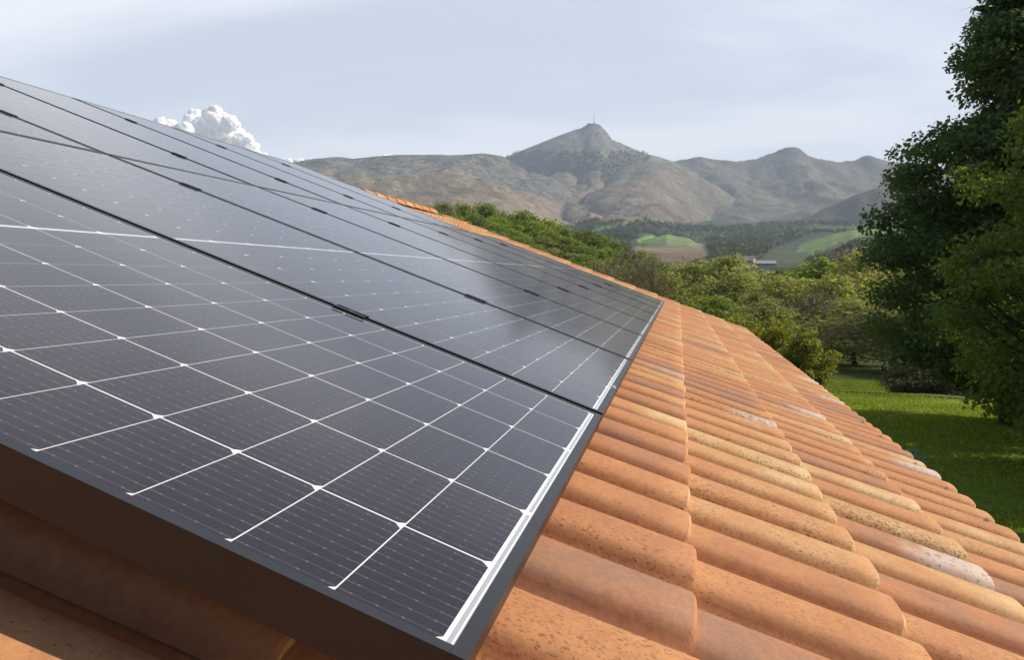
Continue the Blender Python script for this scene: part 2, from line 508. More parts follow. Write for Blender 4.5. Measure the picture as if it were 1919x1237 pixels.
BODIES = [  # name, distance, front slope, back slope, skyline in photo pixels, gully depth, gully frequency
    ('peak', 4600, .46, .5, [(700, 372), (820, 340), (930, 300), (950, 292), (1000, 272), (1050, 252), (1075, 243), (1090, 239), (1100, 233.5), (1104, 231.5), (1112, 230), (1118, 231.5), (1124, 233), (1133, 241), (1139, 250), (1146, 259), (1160, 266), (1200, 281), (1235, 291), (1262, 301), (1300, 318), (1350, 345), (1420, 400)], 30, 1.1),
    ('right ridge', 4950, .36, .5, [(1150, 360), (1230, 312), (1262, 300.5), (1275, 297), (1285, 297), (1300, 293), (1312, 291.5), (1345, 299), (1390, 302.5), (1420, 296), (1450, 284), (1470, 276), (1484, 274), (1500, 279), (1506, 287), (1530, 297), (1570, 304), (1600, 300), (1622, 291), (1632, 292), (1650, 299), (1690, 306), (1760, 318), (1919, 330), (2200, 360)], 40, .6),
    ('plateau', 3300, .30, .4, [(-200, 372), (100, 345), (300, 326), (450, 310), (550, 303), (575, 299), (590, 297), (640, 293.5), (650, 295), (662, 297), (740, 291), (800, 289), (840, 290), (875, 287), (905, 285.5), (935, 288), (945, 290), (953, 296), (990, 317), (1040, 331), (1080, 353), (1130, 381), (1180, 405), (1250, 440)], 18, .9),
    ('spur', 3850, .30, .5, [(940, 400), (985, 352), (1010, 337), (1040, 326), (1062, 323), (1076, 330), (1085, 341), (1094, 330), (1108, 321), (1122, 319.5), (1132, 328), (1139, 332), (1150, 322), (1170, 309), (1185, 305), (1230, 302.5), (1262, 305), (1300, 324), (1350, 352), (1400, 388), (1440, 421), (1500, 470)], 26, 1.0),
    ('right spur', 2750, .30, .4, [(1360, 480), (1400, 458), (1440, 440), (1480, 417), (1540, 390), (1600, 363), (1640, 351), (1700, 345), (1800, 340), (1919, 345), (2200, 380)], 24, 1.2),
    ('field hill', 1500, .11, .2, [(1330, 520), (1380, 501), (1410, 492), (1440, 481), (1500, 457), (1560, 438), (1600, 429.5), (1670, 426), (1750, 424), (1919, 430), (2200, 470)], 3, 2.0),
    ('knoll', 2050, .16, .3, [(1040, 440), (1080, 420), (1110, 411), (1150, 403), (1190, 405), (1240, 421), (1290, 440)], 6, 2.0),
    ('knoll', 1550, .13, .3, [(1150, 470), (1180, 457), (1205, 449), (1250, 438), (1290, 446), (1320, 462)], 2, 2.0),
    ('knoll', 1220, .13, .3, [(1130, 485), (1170, 470), (1195, 462), (1250, 456), (1310, 461), (1340, 482)], 2, 2.0),
    ('wood rise', 195, .075, .10, [(300, 420), (600, 440), (835, 470), (905, 474), (1000, 488), (1100, 520), (1200, 556), (1300, 590), (1400, 620)], 0.6, 5.0),
]
for b in BODIES:
    pass
BODIES = [(n_, r_, sf, sb, *skyl(p), ga, gf) for n_, r_, sf, sb, p, ga, gf in BODIES]

SKEW = [.35, -.55, .5, .45, -.5, 0, 0, 0, 0, 0]
BASE_R = np.array([0, 6, 14, 22, 30, 33.6, 37, 46, 70, 100, 150, 240, 340, 500, 800, 1200, 1800, 2400, 3200, 4500, 7200.])
BASE_Z = np.array([-3.2, -3.2, -3.3, -3.45, -3.75, -3.95, -4.75, -5.4, -6.3, -7.0, -7.6, -7.5, -5.5, 1, 10, 34, 78, 130, 190, 240, 240.])


def terrain(az, r, with_idx=False):
    az = np.asarray(az, float); r = np.asarray(r, float)
    x, y = np.sin(np.radians(az)) * r, np.cos(np.radians(az)) * r
    h = np.interp(r, BASE_R, BASE_Z)
    h = h + (fbm(x / 260, y / 260, 4, 5) - .5) * np.clip((r - 150) / 1500, 0, 1) * 55
    h = h + (fbm(x / 6, y / 6, 3, 9) - .5) * np.clip((r - 9) / 30, 0, 1) * 0.35
    idx = np.full(h.shape, -1); dep = np.zeros(h.shape)
    for k, (nm, rb, sf, sb, za, ze, ga, gf) in enumerate(BODIES):
        over = np.maximum(za[0] - az, az - za[-1]).clip(0)
        wob = 1 + 0.03 * (fbm(az * 0.10 + k * 7, az * 0 + k, 2, 31 + k) - .5) * (rb > 1000)
        d = (rb * wob - r)
        if rb > 2000:
            f_ = np.clip(d / 900.0, 0, 1) ** .8
            aw = az + f_ * (SKEW[k] * 3.2 + 7.0 * (fbm(x / 420, y / 420, 3, 211 + k) - .5))
            el = np.interp(aw, za, ze) * (1 - .45 * f_) + .45 * f_ * (np.interp(aw - 1.0, za, ze) + np.interp(aw + 1.0, za, ze) + np.interp(aw - 2.1, za, ze) + np.interp(aw + 2.1, za, ze)) / 4
        else:
            el = np.interp(az, za, ze)
        el = np.maximum(el - over * 1.2, -12)
        H = rb * np.tan(np.radians(el)) + CAM[2]
        front = np.where(d > 0, d, 0.0); back = np.where(d < 0, -d, 0.0)
        run = front / np.maximum(rb, 1)
        # ribs and gullies that run down the front slope
        q = fbm(az * gf * 0.45 + SKEW[k] * (rb - r) / 420.0 + 2.2 * fbm(x / 700, y / 700, 3, 77 + k), r / 900.0, 4, 51 + k)
        rib = np.abs(q - .5) * 4.2
        rib = np.clip(rib, 0, 1.2)
        g = .42 * ga * np.clip(front / (0.09 * rb), 0, 1) * (rib - .75)
        hb = H - sf * front * (1 - 0.22 * np.clip(run * 3, 0, 1)) - sb * back + g
        if k < 2:
            hb = hb + (fbm(x / 22, y / 22, 3, 191 + k) - .5) * 22 * np.exp(-np.abs(d) / 90) * np.exp(-((az - (-5.2 if k == 0 else 6.9)) / (1.4 if k == 0 else 5)) ** 2)
        if rb > 2000:
            hb = hb + ((fbm(x / 75, y / 75, 4, 91 + k) - .5) * 14 - np.abs(fbm(x / 230, y / 230, 3, 131 + k) - .5) * 58 + 5) * np.clip(front / 60, 0, 1)
        up = hb > h
        h = np.where(up, hb, h); idx = np.where(up, k, idx); dep = np.where(up, front, dep)
    return (h, idx, dep) if with_idx else h


def zat(x, y):
    q = np.hypot(x - CAMN[0], y - CAMN[1])
    return float(terrain(np.degrees(np.arctan2(x - CAMN[0], y - CAMN[1])), q))


az_f = np.arange(-30, 27.001, 0.085)
az_all = np.concatenate([np.arange(-180, -30, 2.5), az_f, np.arange(27.5, 180.01, 2.5)])
az_all = np.unique(np.round(az_all, 4))
rr = np.concatenate([[0.0], np.geomspace(3, 300, 90), np.geomspace(306, 2600, 120), np.linspace(2625, 5100, 112)])
AZ, RR = np.meshgrid(az_all, rr)
HH, IDX, DEP = terrain(AZ, RR, True)
Xw, Yw = CAMN[0] + np.sin(np.radians(AZ)) * RR, CAMN[1] + np.cos(np.radians(AZ)) * RR
na, nr = len(az_all), len(rr)
P = np.c_[Xw.ravel(), Yw.ravel(), HH.ravel()]
PX, PY = topix(P)
PX, PY = PX.reshape(AZ.shape), PY.reshape(AZ.shape)


def inpoly(x, y, poly):
    c = np.zeros(x.shape, bool)
    j = len(poly) - 1
    for i in range(len(poly)):
        xi, yi = poly[i]; xj, yj = poly[j]
        c ^= ((yi > y) != (yj > y)) & (x < (xj - xi) * (y - yi) / (yj - yi + 1e-9) + xi)
        j = i
    return c


MOUNT = np.zeros(P.shape[0])


def land_cover():
    col = np.zeros(AZ.shape + (3,))
    big = fbm(Xw / 420, Yw / 420, 5, 3); mid = fbm(Xw / 90, Yw / 90, 4, 13); sm = fbm(Xw / 30, Yw / 30, 3, 23)
    def put(mask, c, w=1.0):
        k = (mask * w)[..., None]
        col[:] = col * (1 - k) + np.array(c) * k
    wood = np.zeros(AZ.shape, bool)
    # valley floor and foothills: woods, hedges and small pastures
    put(np.ones(AZ.shape), (0.045, 0.065, 0.028))
    low = IDX < 0
    put(low & (RR > 450), (0.085, 0.10, 0.05), 0.7)
    put(low & (RR > 450) & (big > 0.58), (0.11, 0.145, 0.05), 0.9)
    wood |= (RR > 700) & (RR < 2500) & ((IDX < 0) | (IDX >= 5))
    wood &= ~(low & (big > 0.60))
    # mountains: heath, dry grass, bracken
    mt = (IDX >= 0) & (IDX <= 4)
    put(mt, (0.165, 0.145, 0.105))
    s1 = np.clip((big - .42) * 5, 0, 1); put(mt, (0.160, 0.165, 0.098), s1)
    s2 = np.clip((mid - .52) * 6, 0, 1); put(mt, (0.172, 0.122, 0.096), s2 * .8)
    s3 = np.clip((sm * .6 + big * .4 - .55) * 9, 0, 1); put(mt, (0.085, 0.085, 0.055), s3 * .6)
    # left plateau: grey rock band below its rim, warm heath lower down
    pl = IDX == 2
    put(pl, (0.225, 0.165, 0.112), .5)
    rock = np.clip((sm - .40) * 6, 0, 1)
    band = np.clip((430 + 380 * (mid - .5) * 2 - DEP) / 120, 0, 1) * (RR < 3480)
    put(pl, (0.14, 0.135, 0.105), band * .9); put(pl, (0.22, 0.21, 0.19), band * rock * .7)
    put(pl, (0.07, 0.07, 0.05), band * np.clip((.42 - sm) * 8, 0, 1))
    # main peak: grey rocks at the top, green turf, a wooded belt across its waist
    pk = IDX == 0
    put(pk, (0.155, 0.162, 0.105), .75)
    cap = np.clip((1 - DEP / 330) * 1.4, 0, 1) * np.clip(1 - np.abs(PX - 1120) / 70, 0, 1)
    put(pk, (0.23, 0.22, 0.20), np.clip(cap * 2.2 * (0.4 + rock), 0, 1))
    belt = np.clip((PY - 287 - 14 * (mid - .5) * 4) / 8, 0, 1) * np.clip((352 - PY) / 12, 0, 1) * np.clip((1225 - PX + 60 * (sm - .5)) / 40, 0, 1)
    put(pk, (0.045, 0.055, 0.035), belt * .92); put(pk, (0.10, 0.085, 0.06), belt * np.clip((sm - .52) * 8, 0, 1) * .6)
    # right ridge: dark crags on its summits
    rg = IDX == 1
    crag = np.clip(1 - DEP / 300, 0, 1) * (np.exp(-((PX - 1484) / 26) ** 2) + .8 * np.exp(-((PX - 1628) / 16) ** 2) + .7 * np.exp(-((PX - 1290) / 20) ** 2))
    put(rg, (0.075, 0.08, 0.075), np.clip(crag * 1.6, 0, .95))
    put(rg, (0.13, 0.115, 0.085), .4)
    rs = IDX == 4
    put(rs, (0.10, 0.085, 0.065), .7)
    # gullies on the mountains hold scrub
    for k in range(5):
        b = BODIES[k]
        q = fbm(AZ * b[7] * 0.45 + SKEW[k] * (b[1] - RR) / 420.0 + 2.2 * fbm((Xw - CAMN[0]) / 700, (Yw - CAMN[1]) / 700, 3, 77 + k), RR / 900.0, 4, 51 + k)
        gl = np.clip(1 - np.abs(q - .5) / 0.07, 0, 1) * np.clip(DEP / 200, 0, 1)
        put((IDX == k), (0.05, 0.058, 0.036), gl * .5)
    ridge_l = (IDX == 3) & (DEP < 60) & (PX > 1290) & (PX < 1450)  # spur crest made paler, its sunlit ridge line put into the colour
    put(ridge_l, (0.22, 0.19, 0.13), .45 * rock)
    # pastures
    fld = IDX == 5
    put(fld, (0.16, 0.105, 0.07)); put(fld, (0.075, 0.08, 0.04), np.clip((mid - .5) * 6, 0, 1) * .7)
    green = fld & inpoly(PX, PY, [(1415, 484), (1470, 466), (1520, 447), (1560, 430), (1600, 422), (1690, 420), (1690, 436), (1640, 440), (1600, 447), (1560, 461), (1530, 478), (1480, 493), (1440, 496)])
    put(green, (0.19, 0.28, 0.065))
    pale = fld & inpoly(PX, PY, [(1390, 494), (1440, 478), (1480, 478), (1520, 482), (1500, 492), (1440, 502)])
    put(pale, (0.22, 0.25, 0.09), .85)
    near_f = (RR > 700) & (RR < 1750)
    g2 = near_f & inpoly(PX, PY, [(1190, 450), (1250, 430), (1295, 440), (1303, 456), (1250, 458), (1200, 457)])
    put(g2, (0.17, 0.26, 0.065))
    b2 = near_f & inpoly(PX, PY, [(1185, 464), (1250, 450), (1315, 456), (1326, 480), (1290, 492), (1200, 492)])
    put(b2, (0.19, 0.135, 0.085)); put(b2 & (PY < 468), (0.22, 0.23, 0.10), .8)
    k8 = (IDX == 6) & (PY < 414); put(k8, (0.20, 0.165, 0.085), .9)
    g3 = (IDX <= 6) & (RR > 600) & (RR < 2400) & inpoly(PX, PY, [(1105, 432), (1180, 414), (1186, 420), (1120, 437)])
    put(g3, (0.13, 0.20, 0.065), .9)
    for q_ in ([(1400, 500), (1440, 470), (1520, 440), (1600, 415), (1690, 412), (1690, 446), (1600, 462), (1540, 485), (1500, 512), (1400, 512)], [(1170, 458), (1250, 425), (1310, 440), (1345, 485), (1300, 505), (1180, 505)]):
        wood &= ~(inpoly(PX, PY, q_) & (RR < 1700))
    wood &= ~(green | pale | g2 | b2 | k8 | g3) & ~(fld & (mid > .35) & (RR < 1300))
    # woodland floor, lawn and meadow near the house
    nr_ = np.clip((RR - 100) / 60, 0, 1)
    lawn = (RR < 110)
    put(lawn, (0.075, 0.098, 0.018), 1 - nr_)
    put(lawn & (RR < 34), (0.21, 0.285, 0.024), .85)
    rough = np.clip((fbm(Xw / 3.5, Yw / 3.5, 4, 41) - .5) * 4, 0, 1)
    put(lawn & (RR < 60), (0.05, 0.085, 0.016), rough * .7)
    dirt = (RR > 36) & (RR < 110) & (fbm(Xw / 9, Yw / 9, 4, 43) > .56)
    put(dirt, (0.10, 0.075, 0.05), .7)
    col[(IDX >= 0) & (IDX <= 4)] *= np.array([1.36, 1.30, 1.20])
    MOUNT[:] = ((IDX >= 0) & (IDX <= 4)).ravel()
    rk = np.clip(pl * band * .9 + pk * np.clip(cap * 1.6, 0, 1) + rg * np.clip(crag, 0, 1) * .6, 0, 1)
    return col, wood, rk


LAND, WOOD, ROCK = land_cover()
ii = np.arange(nr - 1)[:, None] * na + np.arange(na - 1)[None, :]
FF = np.stack([ii, ii + 1, ii + na + 1, ii + na], -1).reshape(-1, 4)
ground = obj('terrain', make_mesh('terrain', P, FF, [M_LAND], smooth=True, pcol=LAND.reshape(-1, 3), pval={'rock': ROCK.ravel(), 'mount': MOUNT}), kind='structure')

# a pale trodden path along the far edge of the lawn
def path_mesh():
    m = MB(); v = []
    for k in range(41):
        px = 1480 + k * 14
        a, _ = azel(px, 740)
        r0 = 33.0 + .3 * math.sin(k * .15)
        for rrad in (r0, r0 + 0.55):
            x, y = CAMN[0] + math.sin(R(a)) * rrad, CAMN[1] + math.cos(R(a)) * rrad
            v.append((x, y, zat(x, y) + 0.035))
    m.add(v, [(2 * k, 2 * k + 2, 2 * k + 3, 2 * k + 1) for k in range(40)])
    return m.build('path', simple('trodden_gravel', (0.13, 0.15, 0.06), 0.95, 0.1, vary=0.3, scale=3))
obj('path', path_mesh(), kind='structure')

# ------------------------------------------------------------------ house with tiled roof; roof axes: a along the eave, b up the slope, n out of it
TH = R(20.715)
MW = Matrix(((0, -math.cos(TH), math.sin(TH), 0), (1, 0, 0, 0), (0, math.sin(TH), math.cos(TH), 0), (0, 0, 0, 1)))
PITCH_A, GAUGE, CREST = 0.2082, 0.3761, -0.108
A0, A1 = -2.6, 13.48
B_EAVE, B_RIDGE = -1.3752, 4.0
ROLL_W, ROLL_H = 0.162, 0.042


def tile_profile():
    """(u, height over the pan) from the near edge of the roll across the pan; u=0 at the roll's near edge"""
    half = [(.0, .0400), (.02, .0397), (.038, .0385), (.052, .0360), (.0605, .0325), (.0668, .0265), (.0720, .0165), (.0765, .0050), (ROLL_W / 2, .0005)]
    pts = [(ROLL_W / 2 - x, z + .002) for x, z in half[::-1]] + [(ROLL_W / 2 + x, z + .002) for x, z in half[1:]]
    pts += [(ROLL_W + 0.012, 0.0), (ROLL_W + 0.045, -0.002), (PITCH_A + 0.008, 0.0), (PITCH_A + 0.02, 0.002)]
    return np.array(pts)


PROF = tile_profile()
CREAM = {}


def tile_surface(seed=3, a0=A0, a1=A1):
    r = np.random.default_rng(seed)
    np_ = len(PROF)
    V, F, U, fa = [], [], [], {k: [] for k in ('tone', 'speck', 'cream', 'sandy')}
    SM = []
    off = 0
    ncol = int((a1 - a0) / PITCH_A)
    base_a = 1.005 - ROLL_W / 2 - PITCH_A * round((1.005 - a0) / PITCH_A)
    nrow = int(round((B_RIDGE - B_EAVE) / GAUGE))
    sv = np.array([0.0, 0.013, 0.14, 0.30, 1.0])
    quads = []
    for s in range(4):
        for k in range(np_ - 1):
            quads.append((s * np_ + k, s * np_ + k + 1, (s + 1) * np_ + k + 1, (s + 1) * np_ + k))
    e0 = 5 * np_
    for k in range(np_ - 1):                       # end face and a short underside
        quads.append((e0 + 2 * np_ + k, e0 + 2 * np_ + k + 1, e0 + 3 * np_ + k + 1, e0 + 3 * np_ + k))
        quads.append((e0 + np_ + k, e0 + np_ + k + 1, e0 + k + 1, e0 + k))
    # near side edge of the tile
    for s in range(4):
        pass
    quads = np.array(quads)
    nq = len(quads)
    sm = np.ones(nq, bool); sm[4 * (np_ - 1):] = False; sm[:np_ - 1] = False
    for row in range(nrow):
        for c in range(ncol):
            L = GAUGE + 0.045
            b0 = B_EAVE + row * GAUGE + r.normal(0, .0022)
            if row == nrow - 1: L = GAUGE - 0.03
            a = base_a + c * PITCH_A + r.normal(0, .0018)
            lift = r.normal(0, .0016); skew = r.normal(0, .0035)
            lo, hi = 0.0185 + lift, 0.0
            if row == 0: lo += 0.004
            rows = []
            for s in sv:
                tp = 1 - 0.05 * s
                z = PROF[:, 1] * 1.0 + (lo * (1 - s * L / GAUGE)) - (0.0042 if s == 0 else 0)
                u = (PROF[:, 0] - ROLL_W / 2) * tp + ROLL_W / 2
                rows.append(np.c_[a + u + skew * s, np.full(np_, b0 + s * L), CREST - ROLL_H + z - 0.0185])
            t = 0.0150
            und = rows[0].copy(); und[:, 2] -= t; und[:, 0] = (und[:, 0] - (a + ROLL_W / 2)) * .93 + a + ROLL_W / 2
            und2 = und.copy(); und2[:, 1] += .06; und2[:, 2] -= 0.001
            V.append(np.concatenate(rows + [und, und2, und, rows[0]]))
            F.append(quads + off); off += 9 * np_
            vv = np.concatenate([np.repeat(sv, np_), np.zeros(4 * np_)])
            uu = np.tile(np.linspace(0, 1, np_), 9)
            U.append(np.c_[uu, vv][quads].reshape(-1, 2))
            q = r.random()
            if q < .20: tone, spk, sand = r.uniform(.04, .20), r.uniform(.05, .4), r.uniform(0, .10)
            elif q < .70: tone, spk, sand = r.uniform(.30, .52), r.uniform(.35, .85), r.uniform(0, .28)
            elif q < .93: tone, spk, sand = r.uniform(.48, .66), r.uniform(.35, 1.0), r.uniform(.05, .35)
            else: tone, spk, sand = r.uniform(.66, .82), r.uniform(.6, 1.0), r.uniform(.1, .25)
            if abs(a + ROLL_W / 2 - .17) < .12 and row > 2: tone, spk, sand = .30, .2, .0  # column under the near panel edge forced redder, its shade put into the tone
            cream = CREAM.get((row, c), 0.0)
            for k, x in (('tone', tone), ('speck', spk), ('cream', cream), ('sandy', sand)):
                arr = np.full(nq, float(x))
                if k == 'tone': arr[4 * (np_ - 1)::2] += .85; arr[:np_ - 1] += r.uniform(.1, .6)          # broken clay of end faces is paler; lip ring: wear and caught sun painted in
                if k == 'speck': arr[4 * (np_ - 1):] = 0
                fa[k].append(arr)
            SM.append(sm)
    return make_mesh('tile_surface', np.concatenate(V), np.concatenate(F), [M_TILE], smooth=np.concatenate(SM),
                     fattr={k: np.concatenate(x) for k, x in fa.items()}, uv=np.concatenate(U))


def barrel_row(pts, dirv, upv, width, height, length, step, lift, mats, seed=1):
    """overlapping barrel tiles laid along a line (ridge cap, verge)"""
    r = np.random.default_rng(seed)
    n = 11
    V, F, U, fa, off = [], [], [], {k: [] for k in ('tone', 'speck', 'cream', 'sandy')}, 0
    dirv, upv = Vector(dirv).normalized(), Vector(upv).normalized()
    side = dirv.cross(upv)
    for p in pts:
        p = Vector(p)
        ring = []
        for s in (0, .02, 1.0):
            w = width * (1 - .10 * s); h = height
            for k in range(n):
                t = math.pi * k / (n - 1)
                q = p + dirv * (length * s) + side * (-math.cos(t) * w / 2) + upv * (math.sin(t) ** .8 * h + lift * (1 - s) + r.normal(0, .0006))
                ring.append(q)
        for k in range(n):
            t = math.pi * k / (n - 1)
            ring.append(p + side * (-math.cos(t) * (width / 2 - .014)) + upv * (math.sin(t) ** .8 * (height - .014) + lift))
        for k in range(n):
            t = math.pi * k / (n - 1)
            ring.append(p + dirv * .1 + side * (-math.cos(t) * (width / 2 - .014)) + upv * (math.sin(t) ** .8 * (height - .014) + lift))
        V += [tuple(q) for q in ring]
        q4 = [(s * n + k, s * n + k + 1, (s + 1) * n + k + 1, (s + 1) * n + k) for s in range(2) for k in range(n - 1)]
        q4 += [(3 * n + k, 3 * n + k + 1, k + 1, k) for k in range(n - 1)] + [(4 * n + k, 4 * n + k + 1, 3 * n + k + 1, 3 * n + k) for k in range(n - 1)]
        F += [tuple(i + off for i in f) for f in q4]; off += 5 * n
        vs = np.r_[np.zeros(n), np.full(n, .02), np.ones(n), np.zeros(2 * n)]
        U += [(0.5, vs[i]) for f in q4 for i in f]
        tone, spk = r.uniform(.3, .75), r.uniform(.2, .9)
        for k, x in (('tone', tone), ('speck', spk), ('cream', 0), ('sandy', r.uniform(0, .4))):
            fa[k] += [x] * len(q4)
    return make_mesh('barrel_tiles', V, np.array(F), mats, smooth=True, fattr=fa, uv=U)


# chalky tiles seen in the photograph, as (row from the eave, column)
def col_of(a):
    base = 1.005 - ROLL_W / 2 - PITCH_A * round((1.005 - A0) / PITCH_A)
    return int(math.floor((a - base) / PITCH_A))
for row_, a_ in ((2, 2.97), (1, 4.0), (0, 3.40), (1, 1.66), (0, 5.3), (0, 6.4), (3, 3.4)):
    CREAM[(row_, col_of(a_))] = 0.72 if row_ < 3 else 0.3

house = thing('house', 'house under a low terracotta tiled roof that carries the solar panels', 'house', mat=Matrix.Identity(4))
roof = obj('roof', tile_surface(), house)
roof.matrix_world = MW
# boarding under the tiles, solid
mb = MB(); mb.box(A0, A1 - .02, B_EAVE + .05, B_RIDGE - .02, -0.235, -0.205)
deck = obj('boarding', mb.build('boarding', M_WOOD), roof)
ridge_n = -0.155
rc = barrel_row([(A1 - 1.0 - k * .40, B_RIDGE, ridge_n) for k in range(40)], (1, 0, 0.0), (math.tan(0), -math.sin(TH) * -1 * 0 + math.sin(TH), math.cos(TH)), .24, .085, .46, .40, .012, [M_TILE], 5)
obj('ridge_cap', rc, roof)
vg = barrel_row([(A1 - .02, B_EAVE + .01 + k * GAUGE, -0.166) for k in range(14)], (0, 1, 0), (0, 0, 1), .165, .058, .44, GAUGE, .018, [M_TILE], 8)
obj('verge_tiles', vg, roof)
# screws that hold the eave course
for a_ in (2.0, 2.42, 2.85, 3.28, 3.92, 4.35):
    s_ = MB()
    s_.tube([(0, 0, 0), (0, 0, .006)], .008, 8); s_.tube([(0, 0, .006), (0, 0, .011)], .0045, 6)
    so = obj('screw', s_.build('screw', M_STEEL), roof)
    so.location = (a_ + .075 - .02, B_EAVE + .085, CREST - .0185 + .0175)
# far slope of the same roof, beyond the ridge
ridge_w = MW @ Vector((0, B_RIDGE, -0.13))
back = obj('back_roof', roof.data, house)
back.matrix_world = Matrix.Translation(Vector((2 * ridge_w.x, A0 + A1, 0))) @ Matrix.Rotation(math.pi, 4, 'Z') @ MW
bd = obj('boarding', deck.data, back)
# walls
wb = MB()
ex = (MW @ Vector((0, B_EAVE + .45, -.24))).x
zt = (MW @ Vector((0, B_EAVE + .45, -.26))).z
x2 = 2 * ridge_w.x - ex
t_ = .25
for (xa, xb, ya, yb) in ((ex - t_, ex, A0 + .3, A1 - .3), (x2, x2 + t_, A0 + .3, A1 - .3)):
    wb.box(xa, xb, ya, yb, -3.4, zt)
for ya in (A0 + .3, A1 - .3 - t_):
    zr = (MW @ Vector((0, B_RIDGE, -.27))).z
    prof = [(x2 + t_, -3.4), (ex - t_, -3.4), (ex - t_, zt - .02), (ridge_w.x, zr - .05), (x2 + t_, zt - .02)]
    v = [(x, ya, z) for x, z in prof] + [(x, ya + t_, z) for x, z in prof]
    wb.add(v, [(0, 1, 2, 3, 4), (9, 8, 7, 6, 5)] + [(i, i + 5, (i + 1) % 5 + 5, (i + 1) % 5) for i in range(5)])
obj('wall', wb.build('wall', M_WALL), house)

# ------------------------------------------------------------------ solar panels
PIT_A, PAN_W, PAN_L = 1.056, 1.0335, 1.9155
CELL_A, CELL_B = 0.1692, 0.0845
ROW_B = 1.9245
PA0, PB0 = -0.0025, -0.0250      # outer near, lower corner of the first panel
FR_H, LIPS, LIPL = 0.040, 0.0125, 0.0118


def panel_frame():
    m = MB()
    W_, L_ = PAN_W, PAN_L
    for (x0, x1, y0, y1) in ((0, W_, 0, LIPS), (0, W_, L_ - LIPS, L_)):
        m.box(x0, x1, y0, y1, -FR_H, 0)
    for (x0, x1) in ((0, LIPL), (W_ - LIPL, W_)):
        m.box(x0, x1, LIPS + .0002, L_ - LIPS - .0002, -FR_H, -0.00015)
    me = m.build('panel_frame', M_FRAME)
    return me


def panel_sheet():
    V, F, MI, UV = [], [], [], []
    def quad(x0, x1, y0, y1, z, m, ch=0.0):
        o = len(V)
        if ch:
            p = [(x0 + ch, y0), (x1 - ch, y0), (x1, y0 + ch), (x1, y1), (x0, y1), (x0, y0 + ch)]
        else:
            p = [(x0, y0), (x1, y0), (x1, y1), (x0, y1)]
        for x, y in p:
            V.append((x, y, z)); UV.append(((x - x0) / (x1 - x0), (y - y0) / (y1 - y0)))
        F.append(tuple(range(o, o + len(p)))); MI.append(m)
    zb = -0.0016
    quad(LIPL - .003, PAN_W - LIPL + .003, LIPS - .003, PAN_L - LIPS + .003, zb, 0)
    zc = zb + 0.00025
    ox = -PA0; oy = -PB0 - 0.003
    gap, gth = 0.0031, 0.0012
    for half in range(2):
        yb = oy + half * (11 * CELL_B + 0.0085)
        for j in range(11):
            for k in range(6):
                x0 = ox + k * CELL_A + gap / 2 + (0.0075 if k == 0 else 0); x1 = ox + (k + 1) * CELL_A - gap / 2
                quad(x0, x1, yb + j * CELL_B + gth / 2, yb + (j + 1) * CELL_B - gth / 2, zc, 1, 0.0075 if k == 0 else 0.0060)
    zr = zb + 0.0002
    for (y0, y1) in ((oy - 0.0068, oy - 0.0030), (oy + 22 * CELL_B + .0085 + .003, oy + 22 * CELL_B + .0085 + .0068)):
        for k in range(3):
            quad(ox + k * 2 * CELL_A + (.006 if k else .004), ox + (k + 1) * 2 * CELL_A - .006, y0, y1, zr, 2)
    ym = oy + 11 * CELL_B
    for k in range(6):
        quad(ox + k * CELL_A + .008, ox + (k + 1) * CELL_A - .008, ym + .0033, ym + .0052, zr, 2)
    me = make_mesh('cell_sheet', V, F, [M_SHEET, M_CELL, M_RIBBON], MI)
    l = me.uv_layers.new(name='UVMap')
    idx = np.empty(len(me.loops), np.int32); me.loops.foreach_get('vertex_index', idx)
    l.data.foreach_set('uv', np.array(UV, np.float32)[idx].ravel())
    return me


def panel_back():
    m = MB(); m.box(LIPL, PAN_W - LIPL, LIPS, PAN_L - LIPS, -0.006, -0.0026)
    m.box(.4, .64, PAN_L - .2, PAN_L - .1, -0.024, -0.006)
    return m.build('back_sheet', simple('back_sheet', (0.5, 0.5, 0.5), 0.6))


ORD = ['first', 'second', 'third', 'fourth', 'fifth', 'sixth', 'seventh', 'eighth']
proto = thing('solar_panel', 'x', 'solar panel', mat=MW, group='solar panels on the roof')
obj('frame', panel_frame(), proto)
obj('cell_sheet', panel_sheet(), proto)
obj('back_sheet', panel_back(), proto)
TILT2 = 0.0097
for row, nn in ((0, 8), (1, 7)):
    for i in range(nn):
        o = proto if (row, i) == (0, 0) else copy_tree(proto)
        r_ = random.Random(i * 7 + row)
        loc = Matrix.Translation(Vector((PA0 + i * PIT_A, PB0 + row * ROW_B, 0)))
        tl = Matrix.Rotation(TILT2 if row else 0, 4, 'X') @ Matrix.Rotation(R(r_.uniform(-.05, .05)) if i else 0, 4, 'Y')
        o.matrix_world = MW @ loc @ tl
        where = 'lower row' if row == 0 else 'upper row'
        if (row, i) == (0, 0): lb = 'large black-framed solar panel nearest to the camera, cut by the bottom left of the photo'
        elif row == 0 and i == 7: lb = 'solar panel at the far end of the lower row, one beyond the upper row'
        elif row == 1 and i == 6: lb = 'solar panel at the far end of the upper row'
        else: lb = f'{ORD[i]} solar panel from the camera in the {where} of the array'
        o['label'] = lb


sp = MB(); rs_ = random.Random(3)
for x_, y_, r0_ in ((0, 0, .006), (.010, .003, .0035), (-.012, -.002, .0025), (.022, .001, .002)):
    ring = [(x_ + r0_ * rs_.uniform(.7, 1.2) * math.cos(k * .785), y_ + r0_ * rs_.uniform(.6, 1.1) * math.sin(k * .785), .0006) for k in range(8)]
    sp.add(ring + [(x_, y_, .0013)], [(k, (k + 1) % 8, 8) for k in range(8)])
so = obj('bird_dropping', sp.build('bird_dropping', simple('chalk_white', (.75, .74, .70), .9)), None, 'small white bird dropping on the lower frame of the second panel', 'bird dropping')
so.matrix_world = MW @ Matrix.Translation(Vector((PA0 + PIT_A + .37, PB0 + .006, 0)))


